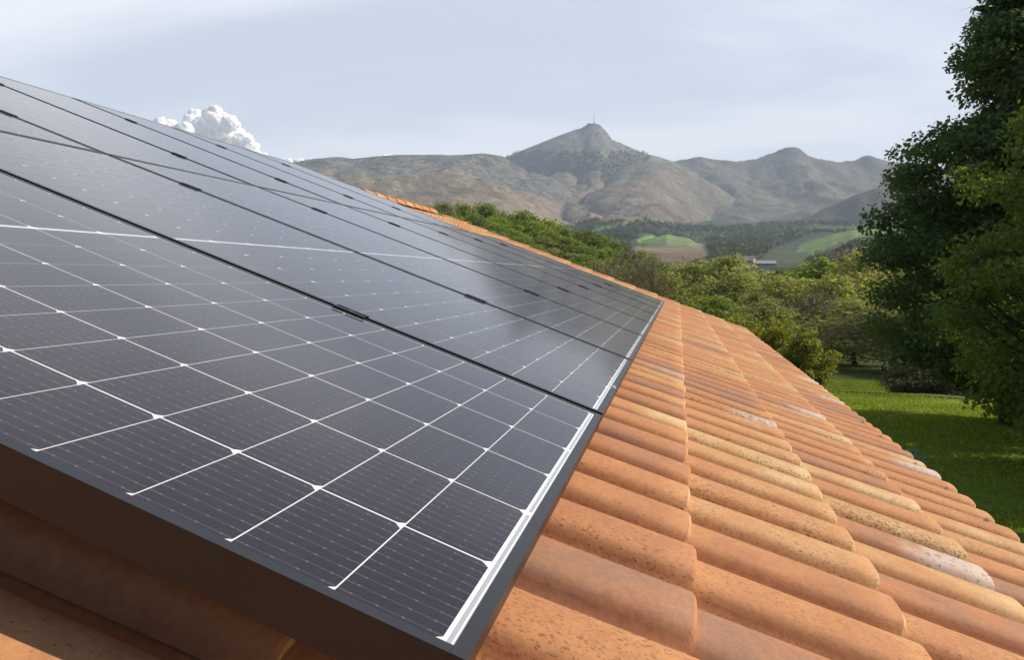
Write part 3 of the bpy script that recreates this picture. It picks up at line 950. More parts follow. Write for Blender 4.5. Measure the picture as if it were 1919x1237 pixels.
def clamp_mesh():
    m = MB()
    w, L = .030, .068
    for (x0, x1) in ((-w / 2, -.006), (.006, w / 2)):
        m.box(x0, x1, -L / 2, L / 2, .0004, .0040)
    m.box(-.0059, .0059, -L / 2, L / 2, -.030, -.0060)
    for s_ in (-1, 1):
        m.box(min(s_ * .0061, s_ * .0085), max(s_ * .0061, s_ * .0085), -L / 2, L / 2, -.030, .0003)
    return m.build('panel_clamp', M_CLAMP)
def bolt_mesh():
    m = MB(); m.tube([(0, 0, -.0058), (0, 0, .0015)], .0056, 6); m.tube([(0, 0, .0015), (0, 0, .0032)], .0042, 10)
    return m.build('bolt', simple('dark_bolt', (0.10, 0.10, 0.11), .3, .5, metal=.9))
cl0 = None
for row, seams, bs in ((0, range(1, 8), (.505, 1.562)), (1, range(1, 7), (2.315, 3.37))):
    for n_ in seams:
        for w_, b_ in enumerate(bs):
            if cl0 is None:
                o = cl0 = obj('panel_clamp', clamp_mesh(), None, 'x', 'clamp', 'clamps between the solar panels')
                obj('bolt', bolt_mesh(), o)
            else:
                o = copy_tree(cl0)
            z = math.sin(TILT2) * (b_ - PB0 - ROW_B) if row else 0
            o.matrix_world = MW @ Matrix.Translation(Vector((PA0 + n_ * PIT_A - (PIT_A - PAN_W) / 2, b_, z))) @ Matrix.Rotation(TILT2 if row else 0, 4, 'X')
            o['label'] = f"{'lower' if w_ == 0 else 'upper'} black clamp on the {ORD[n_ - 1]} seam from the camera in the {'lower' if row == 0 else 'upper'} panel row"
# rails the clamps bolt to, just above the tiles
for b_, a1_, lb in ((.505, 8.42, 'lowest aluminium rail under the lower row of panels'), (1.562, 8.42, 'aluminium rail under the upper part of the lower panel row'),
                    (2.315, 7.36, 'aluminium rail under the lower part of the upper panel row'), (3.37, 7.36, 'highest aluminium rail under the upper row of panels')):
    m = MB(); z = math.sin(TILT2) * max(0, b_ - PB0 - ROW_B)
    m.box(0.33, a1_, b_ - .018, b_ + .018, -.082 + z, -FR_H - .001 + z)
    k = 0.45
    while k < a1_:
        m.box(k, k + .04, b_ - .0155, b_ + .0155, -.160, -.0825 + z); k += 1.15
    o = obj('mounting_rail', m.build('mounting_rail', simple('aluminium_rail', (.5, .5, .5), .4, .5, metal=.8)), None, lb, 'rail', 'rails under the solar panels')
    o.matrix_world = MW

exec_trees = True
# ------------------------------------------------------------------ foliage
def leaf_cloud(r, centers, sig, per, size, flat=0.7, shape=1.5, up=0.35):
    """many small leaf faces round the clump centres"""
    C_ = np.repeat(centers, per, 0)
    n = len(C_)
    g = r.normal(0, 1, (n, 3)); g /= np.linalg.norm(g, axis=1)[:, None]
    rad = r.random(n) ** 0.45
    sg = np.repeat(sig, per) if hasattr(sig, '__len__') else sig
    Pn = C_ + g * (rad * 1.7 * sg)[:, None] * np.array([1, 1, flat])
    nrm = r.normal(0, 1, (n, 3)); nrm[:, 2] = np.abs(nrm[:, 2]) + up; nrm += g * .5
    nrm /= np.linalg.norm(nrm, axis=1)[:, None]
    t = r.normal(0, 1, (n, 3)); t -= nrm * (t * nrm).sum(1)[:, None]; t /= np.linalg.norm(t, axis=1)[:, None]
    bt = np.cross(nrm, t)
    s = size * r.uniform(.6, 1.35, n)[:, None]
    V = np.stack([Pn - t * s * .5 * shape, Pn - bt * s * .42 + nrm * s * .08, Pn + t * s * .5 * shape, Pn + bt * s * .42 + nrm * s * .08], 1).reshape(-1, 3)
    F = np.arange(4 * n).reshape(-1, 4)
    tone = np.clip(np.repeat(r.random(len(centers)), per) * .55 + r.random(n) * .45, 0, 1)
    return V, F, tone


def strips(r, starts, dirs, length, w, bend=.25):
    n = len(starts)
    d = dirs / np.linalg.norm(dirs, axis=1)[:, None]
    sd = np.cross(d, r.normal(0, 1, (n, 3))); sd /= np.linalg.norm(sd, axis=1)[:, None]
    L = (length * r.uniform(.5, 1.2, n))[:, None]
    mid = starts + d * L * .5 + sd * L * bend * .3
    end = starts + d * L + r.normal(0, 1, (n, 3)) * L * bend * .5
    V = np.stack([starts - sd * w, starts + sd * w, mid + sd * w * .6, mid - sd * w * .6, mid - sd * w * .6, mid + sd * w * .6, end + sd * w * .15, end - sd * w * .15], 1).reshape(-1, 3)
    F = np.arange(8 * n).reshape(-1, 4)
    return V, F


def tree_meshes(seed, H, prof, lmat, bark, nclump, per, size, sig, base=.18, twigs=0, twig_w=.012, trunk_r=None, lean=.03, crown_pow=.55, centers=None, flat=.75, nlimb=None):
    r = np.random.default_rng(seed)
    zf = np.array([p[0] for p in prof]); rf = np.array([p[1] for p in prof])
    if centers is None:
        out = []
        while len(out) < nclump:
            z = r.uniform(zf[0], zf[-1])
            rad = np.interp(z, zf, rf)
            if r.random() > rad / rf.max() + .15: continue
            a = r.uniform(0, 2 * math.pi)
            q = rad * r.random() ** crown_pow * (0.82 + .30 * vnoise(np.array([a * 1.3]), np.array([z * 4.0 / H + 3]), seed)[0])
            out.append((q * math.cos(a), q * math.sin(a), z))
        centers = np.array(out)
    tr = trunk_r or H * .018
    m = MB()
    lx, ly = r.normal(0, lean, 2) * H
    tp = [(lx * (t ** 2) + .012 * H * math.sin(5 * t + seed), ly * t ** 2 + .012 * H * math.cos(4 * t + seed) - .012 * H * math.cos(seed), -0.4 + (H * .86 + .4) * t) for t in np.linspace(0, 1, 9)]
    tp = [(x - tp[0][0] * (1 - k / 8), y, z) for k, (x, y, z) in enumerate(tp)]
    m.tube(tp, [tr * (1.35 if k == 0 else 1) * (1 - .86 * k / 8) for k in range(9)], 8)
    tpz = np.array(tp)
    pick = range(len(centers)) if nlimb is None else r.choice(len(centers), min(nlimb, len(centers)), replace=False)
    for k in pick:
        c = centers[k]
        hd = math.hypot(c[0], c[1])
        z0 = np.clip(c[2] - hd * r.uniform(.45, .95), H * base * .8, H * .82)
        p0 = np.array([np.interp(z0, tpz[:, 2], tpz[:, 0]), np.interp(z0, tpz[:, 2], tpz[:, 1]), z0])
        p3 = c
        mid = (p0 * .5 + p3 * .5) + np.array([0, 0, .05 * H]) * r.uniform(-.3, .8) + r.normal(0, .02 * H, 3)
        rr_ = tr * r.uniform(.16, .42)
        m.tube([p0, p0 * .7 + mid * .3 + (0, 0, .01 * H), mid, mid * .4 + p3 * .6, p3], [rr_, rr_ * .8, rr_ * .6, rr_ * .38, rr_ * .15], 5, cap=False)
    trunk = m.build('trunk', bark, smooth=True)
    V, F, tone = leaf_cloud(r, centers, sig, per, size, flat)
    mi = np.zeros(len(F), int)
    mats = [lmat]
    if twigs:
        st = np.repeat(centers, twigs, 0) + r.normal(0, 1, (len(centers) * twigs, 3)) * sig * .8
        dd = r.normal(0, 1, st.shape) + np.repeat(centers - np.array([0, 0, H * .35]), twigs, 0) / (H * .35) * 1.1
        tv, tf = strips(r, st, dd, sig * 1.6, twig_w)
        F = np.concatenate([F, tf + len(V)]); V = np.concatenate([V, tv])
        mi = np.concatenate([mi, np.ones(len(tf), int)]); tone = np.concatenate([tone, np.zeros(len(tf))])
        mats = [lmat, bark]
    crown = make_mesh('crown', V, F, mats, mi, fattr={'leaf': tone})
    return trunk, crown


L_GREEN = leaf_material('leaf_green', (0.12, 0.175, 0.032), (0.31, 0.37, 0.068), .42)
L_DARK = leaf_material('leaf_dark', (0.075, 0.12, 0.042), (0.17, 0.235, 0.072), .36)
L_OLIVE = leaf_material('leaf_olive', (0.17, 0.20, 0.064), (0.34, 0.36, 0.115), .43)
L_YEL = leaf_material('leaf_yellow', (0.22, 0.24, 0.072), (0.45, 0.46, 0.155), .45)
L_PALE = leaf_material('leaf_pale', (0.1560, 0.1500, 0.0720), (0.3000, 0.2760, 0.1440), .3)
L_BROWN = leaf_material('leaf_brown', (0.19, 0.155, 0.075), (0.33, 0.26, 0.125), .3)
L_BRUSH = leaf_material('leaf_brush', (0.12, 0.125, 0.045), (0.25, 0.235, 0.10), .3)
L_BUSH = leaf_material('leaf_bush', (0.15, 0.17, 0.024), (0.33, 0.33, 0.045), .42)
L_LIGHT = leaf_material('leaf_light', (0.075, 0.12, 0.030), (0.19, 0.25, 0.052), .48)


def round_prof(H, R_, z0=.2):
    return [(H * z0, R_ * .35), (H * (z0 + .12), R_ * .8), (H * (z0 + .28), R_), (H * .66, R_ * .97), (H * .82, R_ * .74), (H * .93, R_ * .45), (H * .985, R_ * .12)]


PROTO = {}
def proto_tree(kind, variant):
    key = (kind, variant)
    if key in PROTO: return PROTO[key]
    sd = 100 + 10 * sorted(KINDS).index(kind) + variant
    PROTO[key] = KINDS[kind](sd)
    return PROTO[key]
KINDS = {
    'green': lambda s: tree_meshes(s, 10, round_prof(10, 4.2, .12), L_GREEN, M_BARK, 85, 62, .40, .78, twigs=2, nlimb=30),
    'dark': lambda s: tree_meshes(s, 10, round_prof(10, 3.8, .10), leaf_material('leaf_deep', (0.10, 0.135, 0.030), (0.22, 0.26, 0.055), .35), M_BARK, 80, 70, .34, .72, twigs=2, nlimb=30),
    'olive': lambda s: tree_meshes(s, 10, round_prof(10, 3.9, .12), L_OLIVE, M_BARK, 80, 60, .26, .75, twigs=8, nlimb=40),
    'budding': lambda s: tree_meshes(s, 10, round_prof(10, 3.4, .26), L_YEL, M_BARK, 75, 46, .27, .66, twigs=8, nlimb=50),
    'pale': lambda s: tree_meshes(s, 10, round_prof(10, 4.6, .08), L_PALE, M_BARKP, 70, 40, .24, .8, twigs=14, twig_w=.02, nlimb=40),
    'bare': lambda s: tree_meshes(s, 10, round_prof(10, 4.4, .10), L_BROWN, M_BARKP, 95, 26, .19, .8, twigs=26, twig_w=.018, nlimb=60),
    'bush': lambda s: tree_meshes(s, 10, round_prof(10, 5.2, .02), L_BUSH, M_BARK, 80, 70, .50, .95, twigs=2, base=.05, nlimb=20),
    'brush': lambda s: tree_meshes(s, 10, round_prof(10, 5.0, .02), L_BRUSH, M_BARK, 75, 55, .34, 1.0, twigs=22, twig_w=.04, base=.05, nlimb=30),
}


def plant(kind, variant, px, ytop, dist, wpx, label, cat='tree', group=None, name='tree', ground_drop=0.0):
    """a tree whose top shows at (px, ytop) and whose crown is wpx wide, standing dist metres away"""
    a, e = azel(px, ytop)
    x, y = CAMN[0] + math.sin(R(a)) * dist, CAMN[1] + math.cos(R(a)) * dist
    z0 = zat(x, y)
    top = CAM[2] + dist * math.tan(R(e))
    H = max(top - z0, 1.0)
    Wd = wpx * 1.18 * dist / F_PX
    tk, cr = proto_tree(kind, variant)
    t = thing(name, label, cat, (x, y, z0), group)
    rx = {'green': 4.6, 'dark': 4.2, 'olive': 4.3, 'budding': 3.8, 'pale': 5.1, 'bare': 4.9, 'bush': 5.8, 'brush': 5.6}[kind]
    t.scale = (Wd / 2 / rx, Wd / 2 / rx, H / 10)
    t.rotation_euler = (0, 0, (px * 0.37 + dist) % 6.28)
    obj('trunk', tk, t); obj('crown', cr, t)
    return t


# the wood on the rise beyond the ridge
TOPX = [780, 835, 880, 905, 950, 1000, 1050, 1100, 1150, 1200, 1235, 1280]
TOPY = [392, 386, 386, 384, 398, 406, 425, 438, 452, 474, 490, 505]
rw = random.Random(4)
for k_, dist in enumerate((205, 190, 176, 163, 150, 138, 127)):
    px = 790 + rw.uniform(0, 30)
    while px < 1255:
        y = float(np.interp(px, TOPX, TOPY)) + k_ * 17 + rw.uniform(-7, 5)
        kd = rw.choices(['green', 'dark', 'olive'], [7, 2, 1.2 + (2.0 if px > 1120 else 0)])[0]
        if k_ >= 2 and rw.random() < .12: kd = 'pale'
        lb = {'green': 'dense bright green broadleaf tree in the wood beyond the roof ridge', 'dark': 'darker green broadleaf tree in the wood beyond the roof ridge',
              'olive': 'olive green thinner tree in the wood beyond the roof ridge', 'pale': 'pale budding shrub low at the edge of the wood beyond the roof'}[kd]
        if y < 560:
            plant(kd, rw.randrange(3), px, y, dist * rw.uniform(.97, 1.03), rw.uniform(76, 110) * 165 / dist, lb, group='trees of the wood beyond the ridge')
        px += rw.uniform(30, 44)

MID = [
    ('pale', 0, 1165, 464, 104, 105, 'pale greyish shrubby tree just beyond the far roof edge', 'tree'),
    ('pale', 1, 1120, 486, 98, 80, 'low pale budding shrub peeping over the roof edge', 'tree'),
    ('bare', 0, 1222, 486, 96, 90, 'bare twiggy shrub behind the far corner of the panels', 'tree'),
    ('budding', 0, 1290, 487, 108, 130, 'yellow-green budding tree above the far corner of the panels', 'tree'),
    ('budding', 1, 1372, 483, 104, 150, 'tallest yellow-green budding tree with dark forked trunk showing', 'tree'),
    ('budding', 2, 1325, 520, 92, 100, 'smaller yellow-green tree between two taller budding trees', 'tree'),
    ('dark', 0, 1455, 508, 112, 130, 'dark green round tree just below the white farmhouse', 'tree'),
    ('green', 0, 1495, 508, 108, 110, 'green tree just right of the farmhouse', 'tree'),
    ('budding', 1, 1420, 552, 86, 100, 'small light green tree under the dark round tree', 'tree'),
    ('green', 1, 1340, 560, 72, 130, 'bright green shrub along the far roof edge', 'shrub'),
    ('bush', 1, 1290, 552, 78, 110, 'light green shrub beside the far roof corner', 'shrub'),
    ('green', 2, 1530, 488, 96, 150, 'fresh green tree in the middle of the tree line', 'tree'),
    ('bare', 1, 1590, 474, 104, 170, 'tall brownish leafless tree behind the tree line', 'tree'),
    ('budding', 2, 1618, 468, 88, 130, 'yellow-topped tree beside the big dark tree', 'tree'),
    ('bare', 2, 1530, 556, 72, 190, 'wide grey-brown twiggy tree behind the round bushes', 'tree'),
    ('olive', 1, 1605, 560, 66, 190, 'olive tree left of the big dark tree trunk', 'tree'),
    ('bare', 0, 1660, 575, 62, 170, 'leafless brown tree behind the big dark tree', 'tree'),
    ('olive', 2, 1730, 560, 60, 200, 'dull olive tree seen through the big dark tree', 'tree'),
    ('budding', 0, 1800, 600, 56, 180, 'pale yellow tree seen through gaps of the dark tree', 'tree'),
    ('olive', 1, 1880, 580, 56, 200, 'olive tree deep in shade at the right edge', 'tree'),
    ('budding', 0, 1480, 515, 84, 140, 'light yellow-green tree in the middle of the woodland, right of the dark round tree', 'tree'),
    ('olive', 2, 1435, 560, 68, 150, 'olive green tree above the yellow-green bushes', 'tree'),
    ('budding', 1, 1560, 520, 80, 140, 'airy yellowish tree in front of the tall brown tree', 'tree'),
    ('budding', 2, 1250, 512, 100, 100, 'small yellow-green tree just above the far end of the roof', 'tree'),
    ('olive', 0, 1390, 520, 92, 130, 'olive tree between the budding trees and the dark round tree', 'tree'),
    ('bush', 0, 1515, 622, 44, 92, 'round bright yellow-green bush at the roof edge', 'bush'),
    ('bush', 2, 1448, 604, 50, 115, 'larger yellow-green bush left of the round bush', 'bush'),
    ('bush', 1, 1395, 594, 56, 90, 'yellow-green bush rising above the roof corner', 'bush'),
    ('brush', 0, 1705, 672, 43, 100, 'brown twiggy brush at the left behind the lawn', 'bush'),
    ('brush', 1, 1740, 675, 42, 120, 'brown twiggy brush in the middle behind the lawn', 'bush'),
    ('brush', 2, 1805, 680, 41, 130, 'pale dry brush behind the lawn under the dark tree', 'bush'),
    ('brush', 0, 1870, 690, 40, 120, 'shaded brush behind the lawn at the right edge', 'bush'),
    ('bush', 2, 1905, 775, 26, 70, 'small leafy shrub on the lawn at the right edge', 'bush'),
]
for kd, vr, px, yt, ds, wp, lb, ct in MID:
    plant(kd, vr, px, yt, ds, wp, lb, ct, name=('tree' if ct == 'tree' else 'bush'))
# trees further back that close the valley floor behind them
rb_ = random.Random(9)
for dist in (150, 185, 230, 290):
    px = 1215 + rb_.uniform(0, 30)
    while px < 1760:
        y = float(np.interp(px, [1200, 1260, 1400, 1480, 1560, 1640, 1760], [494, 500, 512, 520, 508, 494, 500])) + rb_.uniform(-4, 12) + {150: 26, 185: 18, 230: 8, 290: 4}[dist]
        kd = rb_.choice(['green', 'dark', 'olive', 'budding', 'bare', 'olive'])
        lb = {'green': 'green tree on the valley floor behind the tree line', 'dark': 'dark green tree on the valley floor behind the tree line', 'olive': 'olive tree on the valley floor behind the tree line',
              'budding': 'yellowish budding tree on the valley floor behind the tree line', 'bare': 'leafless brown tree on the valley floor behind the tree line'}[kd]
        plant(kd, rb_.randrange(3), px, y, dist * rb_.uniform(.96, 1.04), rb_.uniform(9, 13) * F_PX / dist, lb, group='trees on the valley floor')
        px += rb_.uniform(30, 60) * 170 / dist + 12


# big dark tree at the right, and a lighter one in front of it
def big_tree(seed, px, dist, outline, lmat, ncl, per, size, sig, label, H, cat='tree'):
    a, _ = azel(px, 600)
    x, y = CAMN[0] + math.sin(R(a)) * dist, CAMN[1] + math.cos(R(a)) * dist
    z0 = zat(x, y)
    prof = []
    for yy, xl in outline:
        z = CAM[2] + dist * math.tan(R(azel(px, yy)[1])) - z0
        prof.append((z, max(.15, (px - xl) / F_PX * dist)))
    prof.sort()
    r = np.random.default_rng(seed)
    zf = np.array([p[0] for p in prof]); rf = np.array([p[1] for p in prof])
    out = []
    while len(out) < ncl:
        z = r.uniform(zf[0], zf[-1]); rad = np.interp(z, zf, rf)
        if r.random() > rad / rf.max() + .1: continue
        a_ = r.uniform(0, 2 * math.pi)
        lump = .80 + .34 * float(vnoise(np.array([a_ * 1.9]), np.array([z * .9]), seed)[0])
        q = rad * .9 * r.random() ** .5 * lump
        out.append((q * math.cos(a_), q * math.sin(a_), z - .18 * q * .4))
    cen = np.array(out)
    tk, cr = tree_meshes(seed, H, prof, lmat, M_BARK, ncl, per, size, sig, base=.12, twigs=2, twig_w=.005, trunk_r=H * .016, centers=cen, flat=.62, nlimb=170)
    t = thing('tree', label, cat, (x, y, z0))
    obj('trunk', tk, t); obj('crown', cr, t)
    return t


big_tree(21, 1905, 25.0, [(-330, 1900), (-200, 1866), (-90, 1856), (0, 1850), (60, 1812), (110, 1784), (150, 1800), (195, 1812), (225, 1752), (260, 1710), (300, 1688), (345, 1680), (420, 1662), (500, 1638), (560, 1632), (610, 1660), (660, 1722), (700, 1792), (725, 1870)],
         L_DARK, 640, 240, .092, .36, 'tall dark green broadleaf tree filling the right edge of the photo', 15.5)
big_tree(33, 2025, 19.0, [(150, 1975), (235, 1905), (262, 1878), (310, 1852), (340, 1846), (390, 1850), (430, 1835), (470, 1815), (540, 1800), (600, 1795), (650, 1805), (700, 1820), (750, 1850), (800, 1905)],
         L_LIGHT, 230, 190, .078, .30, 'lighter yellow-green tree in front of the dark tree at the right edge', 8.5)
# two more garden trees stand outside the frame on the right; their shade falls on the lawn
for (x, y, s_, lb) in ((13.5, 9.5, 0.95, 'garden tree nearest the house right of the frame'), (16.5, 15.8, 1.08, 'broad garden tree right of the frame shading the lawn')):
    tk, cr = proto_tree('green', 1)
    t = thing('tree', lb, 'tree', (x, y, zat(x, y))); t.scale = (s_, s_, s_ * 1.05)
    obj('trunk', tk, t); obj('crown', cr, t)

# grass blades on the lawn, nobody could count them
def grass_mesh():
    r = np.random.default_rng(2)
    n = 130000
    az = r.uniform(5, 27, n); rd = np.sqrt(r.uniform(9 ** 2, 52 ** 2, n))
    x, y = CAMN[0] + np.sin(np.radians(az)) * rd, CAMN[1] + np.cos(np.radians(az)) * rd
    z = terrain(az, rd)
    tuft = fbm(x / 1.6, y / 1.6, 3, 61)
    h = r.uniform(.025, .06, n) * (0.4 + 1.4 * tuft)
    w = .008 + .0006 * rd
    a = r.uniform(0, math.pi, n)
    dxv, dyv = np.cos(a) * w, np.sin(a) * w
    lx, ly = r.normal(0, .04, n), r.normal(0, .04, n)
    V = np.stack([np.c_[x - dxv, y - dyv, z - .01], np.c_[x + dxv, y + dyv, z - .01], np.c_[x + lx, y + ly, z + h]], 1).reshape(-1, 3)
    F = np.arange(3 * n).reshape(-1, 3)
    return make_mesh('grass', V, F, [leaf_material('grass_blade', (0.125, 0.175, 0.014), (0.28, 0.34, 0.030), .4)], fattr={'leaf': r.random(n)})
obj('lawn_grass', grass_mesh(), None, 'green lawn grass beyond the eave, partly in shade', 'grass', None, 'stuff')

# woods of the valley and foothills, one mass
def far_woods():
    r = np.random.default_rng(5)
    flat = np.flatnonzero((WOOD & (AZ > -16) & (AZ < 20)).ravel())
    w = (1.0 / np.maximum(RR.ravel()[flat], 1)) ** 0.2
    pick = r.choice(flat, 8200, p=w / w.sum())
    p = P[pick] + np.c_[r.normal(0, 3, (len(pick), 2)), np.zeros(len(pick))]
    rd = RR.ravel()[pick]
    H = r.uniform(5, 11, len(p)) * np.clip(.6 + rd / 3000, .7, 1.4)
    cen = p + np.c_[np.zeros((len(p), 2)), H * .5]
    per = 26
    V, F, tone = leaf_cloud(r, cen, H * .26, per, 1.0, 1.0)
    q = V.reshape(-1, 4, 3); c = q.mean(1, keepdims=True)
    q = c + (q - c) * (np.repeat(H, per) * .26)[:, None, None]
    return make_mesh('far_woods', q.reshape(-1, 3), F, [leaf_material('far_leaf', (0.055, 0.078, 0.030), (0.15, 0.17, 0.065), .3)], fattr={'leaf': tone})
obj('valley_woods', far_woods(), None, 'hazy green woods covering the valley and the foot of the mountains', 'woods', None, 'stuff')
# belt of wood across the waist of the main peak, scattered scrub on the slopes
def belt_wood():
    r = np.random.default_rng(6)
    m_ = ((IDX == 0) & (PY > 284) & (PY < 345) & (PX > 940) & (PX < 1215))
    fl = np.flatnonzero(m_.ravel()); pk = r.choice(fl, 1500)
    m2 = (IDX >= 0) & (IDX <= 4) & (PX > 700) & (PX < 1700)
    fl2 = np.flatnonzero(m2.ravel()); pk2 = r.choice(fl2, 420)
    pick = np.r_[pk, pk2]
    p = P[pick]
    H = np.r_[r.uniform(9, 17, len(pk)), r.uniform(2, 6, len(pk2))]
    cen = p + np.c_[np.zeros((len(p), 2)), H * .35]
    per = 16
    V, F, tone = leaf_cloud(r, cen, H * .3, per, 1.0, .8)
    q = V.reshape(-1, 4, 3); c = q.mean(1, keepdims=True)
    q = c + (q - c) * (np.repeat(H, per) * .34)[:, None, None]
    return make_mesh('mountain_wood', q.reshape(-1, 3), F, [leaf_material('mountain_leaf', (0.025, 0.032, 0.018), (0.07, 0.075, 0.04), .15)], fattr={'leaf': tone})
obj('mountain_scrub', belt_wood(), None, 'dark wood belt and scattered scrub on the mountain slopes', 'scrub', None, 'stuff')


# ------------------------------------------------------------------ far buildings, mast
def ground_hit(px, py, r0=200, r1=6000):
    a, e = azel(px, py)
    rs = np.geomspace(r0, r1, 900)
    ht = terrain(np.full(rs.shape, a), rs)
    k = np.flatnonzero(ht >= CAM[2] + rs * math.tan(R(e)))
    r_ = rs[k[0]] if len(k) else r1
    return CAMN[0] + math.sin(R(a)) * r_, CAMN[1] + math.cos(R(a)) * r_, r_, a


def gable(L, D, hw, hr):
    """gabled block, ridge along x; returns wall and roof builders"""
    w, rf = MB(), MB()
    v = [(-L / 2, -D / 2, -3), (L / 2, -D / 2, -3), (L / 2, D / 2, -3), (-L / 2, D / 2, -3), (-L / 2, -D / 2, hw), (L / 2, -D / 2, hw), (L / 2, D / 2, hw), (-L / 2, D / 2, hw), (-L / 2, 0, hw + hr), (L / 2, 0, hw + hr)]
    w.add(v, [(0, 1, 5, 4), (2, 3, 7, 6), (1, 2, 6, 9, 5), (3, 0, 4, 8, 7)])
    o, t = .5, .3
    for s_ in (-1, 1):
        y0 = s_ * (D / 2 + o); z0 = hw - hr * o / (D / 2)
        p = [(-L / 2 - o, y0, z0 + .05), (L / 2 + o, y0, z0 + .05), (L / 2 + o, 0, hw + hr + .05), (-L / 2 - o, 0, hw + hr + .05)]
        rf.add(p + [(a, b, c + t) for a, b, c in p], [(0, 1, 2, 3), (7, 6, 5, 4), (0, 4, 5, 1), (1, 5, 6, 2), (2, 6, 7, 3), (3, 7, 4, 0)])
    return w, rf


M_WHITE = simple('white_render', (0.46, 0.42, 0.36), .9, .2)
M_OLDROOF = simple('weathered_roof', (0.42, 0.36, 0.32), .9, .2, vary=.2, scale=.6)
M_REDROOF = simple('red_roof', (0.30, 0.11, 0.07), .9, .2)
M_DARKWIN = simple('dark_window', (0.04, 0.045, 0.05), .2, .5)


def far_house(px, py, dist, L, D, hw, hr, rotz, label, roofmat, nwin):
    a, e = azel(px, py)
    x, y = CAMN[0] + math.sin(R(a)) * dist, CAMN[1] + math.cos(R(a)) * dist
    zb = CAM[2] + dist * math.tan(R(e))
    t = thing('farmhouse', label, 'house', (x, y, zb))
    t.rotation_euler = (0, 0, -R(a) + R(rotz))
    w, rf = gable(L, D, hw, hr)
    obj('wall', w.build('wall', M_WHITE), t); obj('roof', rf.build('roof', roofmat), t)
    for k in range(nwin):
        m = MB(); xx = -L / 2 + L * (k + .5) / nwin
        m.box(xx - .6, xx + .6, -D / 2 - .06, -D / 2 - .005, hw * .45, hw * .8)
        obj('window', m.build('window', M_DARKWIN), t)
    return t


far_house(1432, 501, 640, 15, 7, 2.7, 1.9, 8, 'long white farmhouse with a pale roof in the valley woods', M_OLDROOF, 7)
far_house(1398, 495, 655, 13, 8, 2.6, 3.2, -20, 'tan roofed farm building left of the white farmhouse', simple('tan_roof', (.40, .33, .24), .9, .2), 3)
far_house(1157, 413, 1990, 22, 9, 3.6, 2.6, 12, 'small red roofed house on a hazy hillside below the peak', M_REDROOF, 4)

# mast and hut on the summit
a_, e_ = azel(1113, 231.5)
xm, ym = CAMN[0] + math.sin(R(a_)) * 4590, CAMN[1] + math.cos(R(a_)) * 4590
zm = zat(xm, ym)
mast = thing('radio_mast', 'slender pale radio mast standing on the summit of the main peak', 'mast', (xm, ym, zm))
m = MB(); m.tube([(0, 0, -4), (0, 0, 14)], 2.2, 10); m.tube([(0, 0, 14), (0, 0, 30), (0, 0, 44)], [2.0, 1.7, 1.3], 8); m.tube([(0, 0, 44), (0, 0, 64)], [1.1, .8], 6)
for k in (18, 24, 31):
    m.tube([(0, 0, k), (0, 0, k + 1.2)], 2.6, 10)
obj('pole', m.build('pole', simple('mast_grey', (.55, .56, .58), .5)), mast)
m = MB(); m.box(-4, 9, -4, 4, -5, 5.5); m.box(-4.5, 9.5, -4.5, 4.5, 5.503, 6.3)
obj('hut', m.build('hut', M_WHITE), mast)
smt = thing('summit_building', 'low dark stone building on the summit left of the mast', 'building', (xm - 24, ym, zat(xm - 24, ym)))
m = MB(); m.box(-12, 10, -5, 5, -8, 5); obj('wall', m.build('wall', simple('dark_stone', (.10, .10, .10), .9)), smt)
m = MB(); m.box(-12.6, 10.6, -5.6, 5.6, 5.004, 6.2); obj('roof', m.build('roof', simple('slate', (.08, .08, .09), .8)), smt)

# two green mesh plant guards just past the eave
for px, py, lb in ((1709, 843, 'taller teal mesh plant guard showing past the eave'), (1724, 855, 'teal mesh plant guard lower down, nearer the eave')):
    a, e = azel(px, py)
    dist = 13.0
    x, y = CAMN[0] + math.sin(R(a)) * dist, CAMN[1] + math.cos(R(a)) * dist
    zt_ = CAM[2] + dist * math.tan(R(e)); z0 = zat(x, y)
    m = MB(); rad = .062 if px < 1715 else .07
    for z in np.arange(z0, zt_ + .001, max(.05, (zt_ - z0) / 14)):
        n = 14
        m.tube([(rad * math.cos(2 * math.pi * k / n), rad * math.sin(2 * math.pi * k / n), z - z0) for k in range(n + 1)], .006, 4)
    for k in range(10):
        c_, s_ = rad * math.cos(2 * math.pi * k / 10), rad * math.sin(2 * math.pi * k / 10)
        m.tube([(c_, s_, 0), (c_, s_, zt_ - z0)], .005, 4)
    o = obj('plant_guard', m.build('plant_guard', simple('teal_wire', (.10, .24, .20), .5)), None, lb, 'plant guard', 'plant guards on the lawn')
    o.location = (x, y, z0)


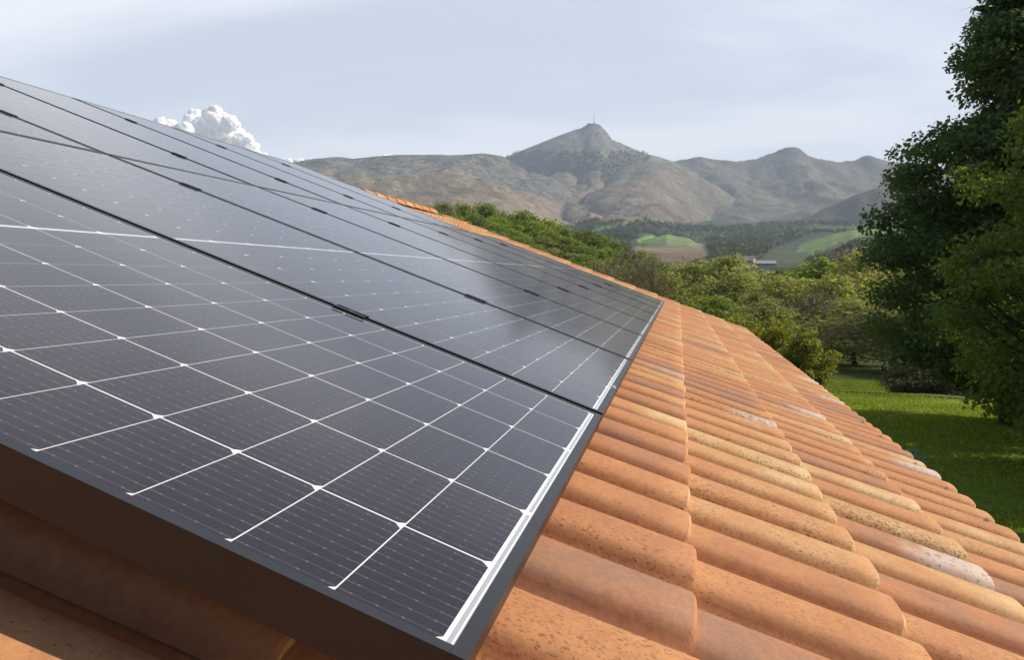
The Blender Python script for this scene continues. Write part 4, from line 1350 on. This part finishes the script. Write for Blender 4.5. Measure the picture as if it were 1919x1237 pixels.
# ------------------------------------------------------------------ clouds, beyond the haze
def cloud(puffs, dist, label, seed, depth=.5):
    """puffs: (px, py, radius px) of billows"""
    r = np.random.default_rng(seed)
    import bmesh
    V, F, off = [], [], 0
    bm = bmesh.new(); bmesh.ops.create_icosphere(bm, subdivisions=4, radius=1.0)
    sv_ = np.array([v.co for v in bm.verts]); sf_ = np.array([[v.index for v in f.verts] for f in bm.faces]); bm.free()
    bm = bmesh.new(); bmesh.ops.create_icosphere(bm, subdivisions=3, radius=1.0)
    ss_v = np.array([v.co for v in bm.verts]); ss_f = np.array([[v.index for v in f.verts] for f in bm.faces]); bm.free()
    for i, (px, py, pr) in enumerate(puffs):
        a, e = azel(px, py)
        dd = dist * (1 + depth * .04 * r.normal())
        c = np.array([CAMN[0] + math.sin(R(a)) * dd, CAMN[1] + math.cos(R(a)) * dd, CAM[2] + dd * math.tan(R(e))])
        rad = pr / F_PX * dd
        q = sv_
        n1 = fbm(q[:, 0] * 2.2 + i * 9 + q[:, 2] * 1.7, q[:, 1] * 2.2 + q[:, 2] * 1.3, 2, seed + i)
        n2 = fbm(q[:, 0] * 6 + i * 5 + q[:, 2] * 4, q[:, 1] * 6 - q[:, 2] * 5, 3, seed + 3 + i)
        k = 1 + .42 * (n1 - .5) + .10 * (np.abs(n2 - .5) * 2)
        V.append(c + q * (rad * k)[:, None] * np.array([1, 1, .92])); F.append(sf_ + off); off += len(sv_)
        for lv_, (cnt, lo_, hi_) in enumerate(((26, .18, .42),)):
            for _ in range(cnt):
                d = r.normal(0, 1, 3); d[2] = abs(d[2]) * .9 + .05; d /= np.linalg.norm(d)
                j = int(np.argmax(sv_ @ d)); rs = rad * r.uniform(lo_, hi_)
                cc = c + sv_[j] * rad * k[j] * np.array([1, 1, .92]) * r.uniform(.74, .90)
                V.append(cc + ss_v * (1 + .22 * (vnoise(ss_v[:, 0] * 2.2 + off, ss_v[:, 2] * 2.2 + ss_v[:, 1] * 1.7, 3) - .5))[:, None] * rs * np.array([1, 1, .9])); F.append(ss_f + off); off += len(ss_v)
    m_, n_, l_, b_ = mat('cloud_vapour')
    b_.inputs['Base Color'].default_value = (.80, .785, .765, 1); b_.inputs['Roughness'].default_value = 1; b_.inputs['Specular IOR Level'].default_value = 0
    tr_ = N(n_, 'ShaderNodeBsdfTranslucent'); tr_.inputs[0].default_value = (.46, .45, .435, 1)
    mx_ = N(n_, 'ShaderNodeAddShader')
    l_.new(b_.outputs[0], mx_.inputs[0]); l_.new(tr_.outputs[0], mx_.inputs[1]); l_.new(mx_.outputs[0], n_['Material Output'].inputs['Surface'])
    return obj('cloud', make_mesh('cloud', np.concatenate(V), np.concatenate(F), [m_], smooth=True), None, label, 'cloud')


cloud([(366, 216, 12), (362, 230, 16), (400, 222, 20), (405, 235, 24), (428, 232, 17), (380, 245, 24), (345, 244, 16), (318, 236, 12), (300, 228, 9), (335, 262, 24), (410, 262, 26), (440, 258, 18), (455, 268, 18), (470, 278, 14), (380, 290, 34), (440, 296, 26), (300, 262, 26), (486, 298, 14)], 9800,
      'bright cumulus cloud rising behind the upper edge of the panels', 3)
cloud([(560, 306, 9), (580, 308, 12), (600, 306, 8), (540, 308, 10)], 9900, 'small flat cloud touching the left end of the plateau skyline', 5)
cloud([(722, 300, 11), (734, 301, 11), (711, 301, 10), (728, 304, 12), (716, 304, 12)], 9900, 'tiny white cloud just above the plateau skyline', 7)

# ------------------------------------------------------------------ haze
HAZE = 0.00014
hm = bpy.data.materials.new('haze_air'); hm.use_nodes = True
hn, hl = hm.node_tree.nodes, hm.node_tree.links
hn.clear()
pv = N(hn, 'ShaderNodeVolumePrincipled')
pv.inputs['Color'].default_value = (0.70, 0.83, 1.0, 1)
pv.inputs['Density'].default_value = HAZE
pv.inputs['Density Attribute'].default_value = ''
pv.inputs['Anisotropy'].default_value = 0.0
ho = N(hn, 'ShaderNodeOutputMaterial')
hl.new(pv.outputs[0], ho.inputs['Volume'])
mb = MB(); mb.box(-5150, 5150, -5150, 5150, float(P[:, 2].min()) - 1, float(P[:, 2].max()) + 90)
obj('haze', mb.build('haze', hm), None, 'thin blue haze lying over the valley and mountains', 'haze', None, 'stuff')
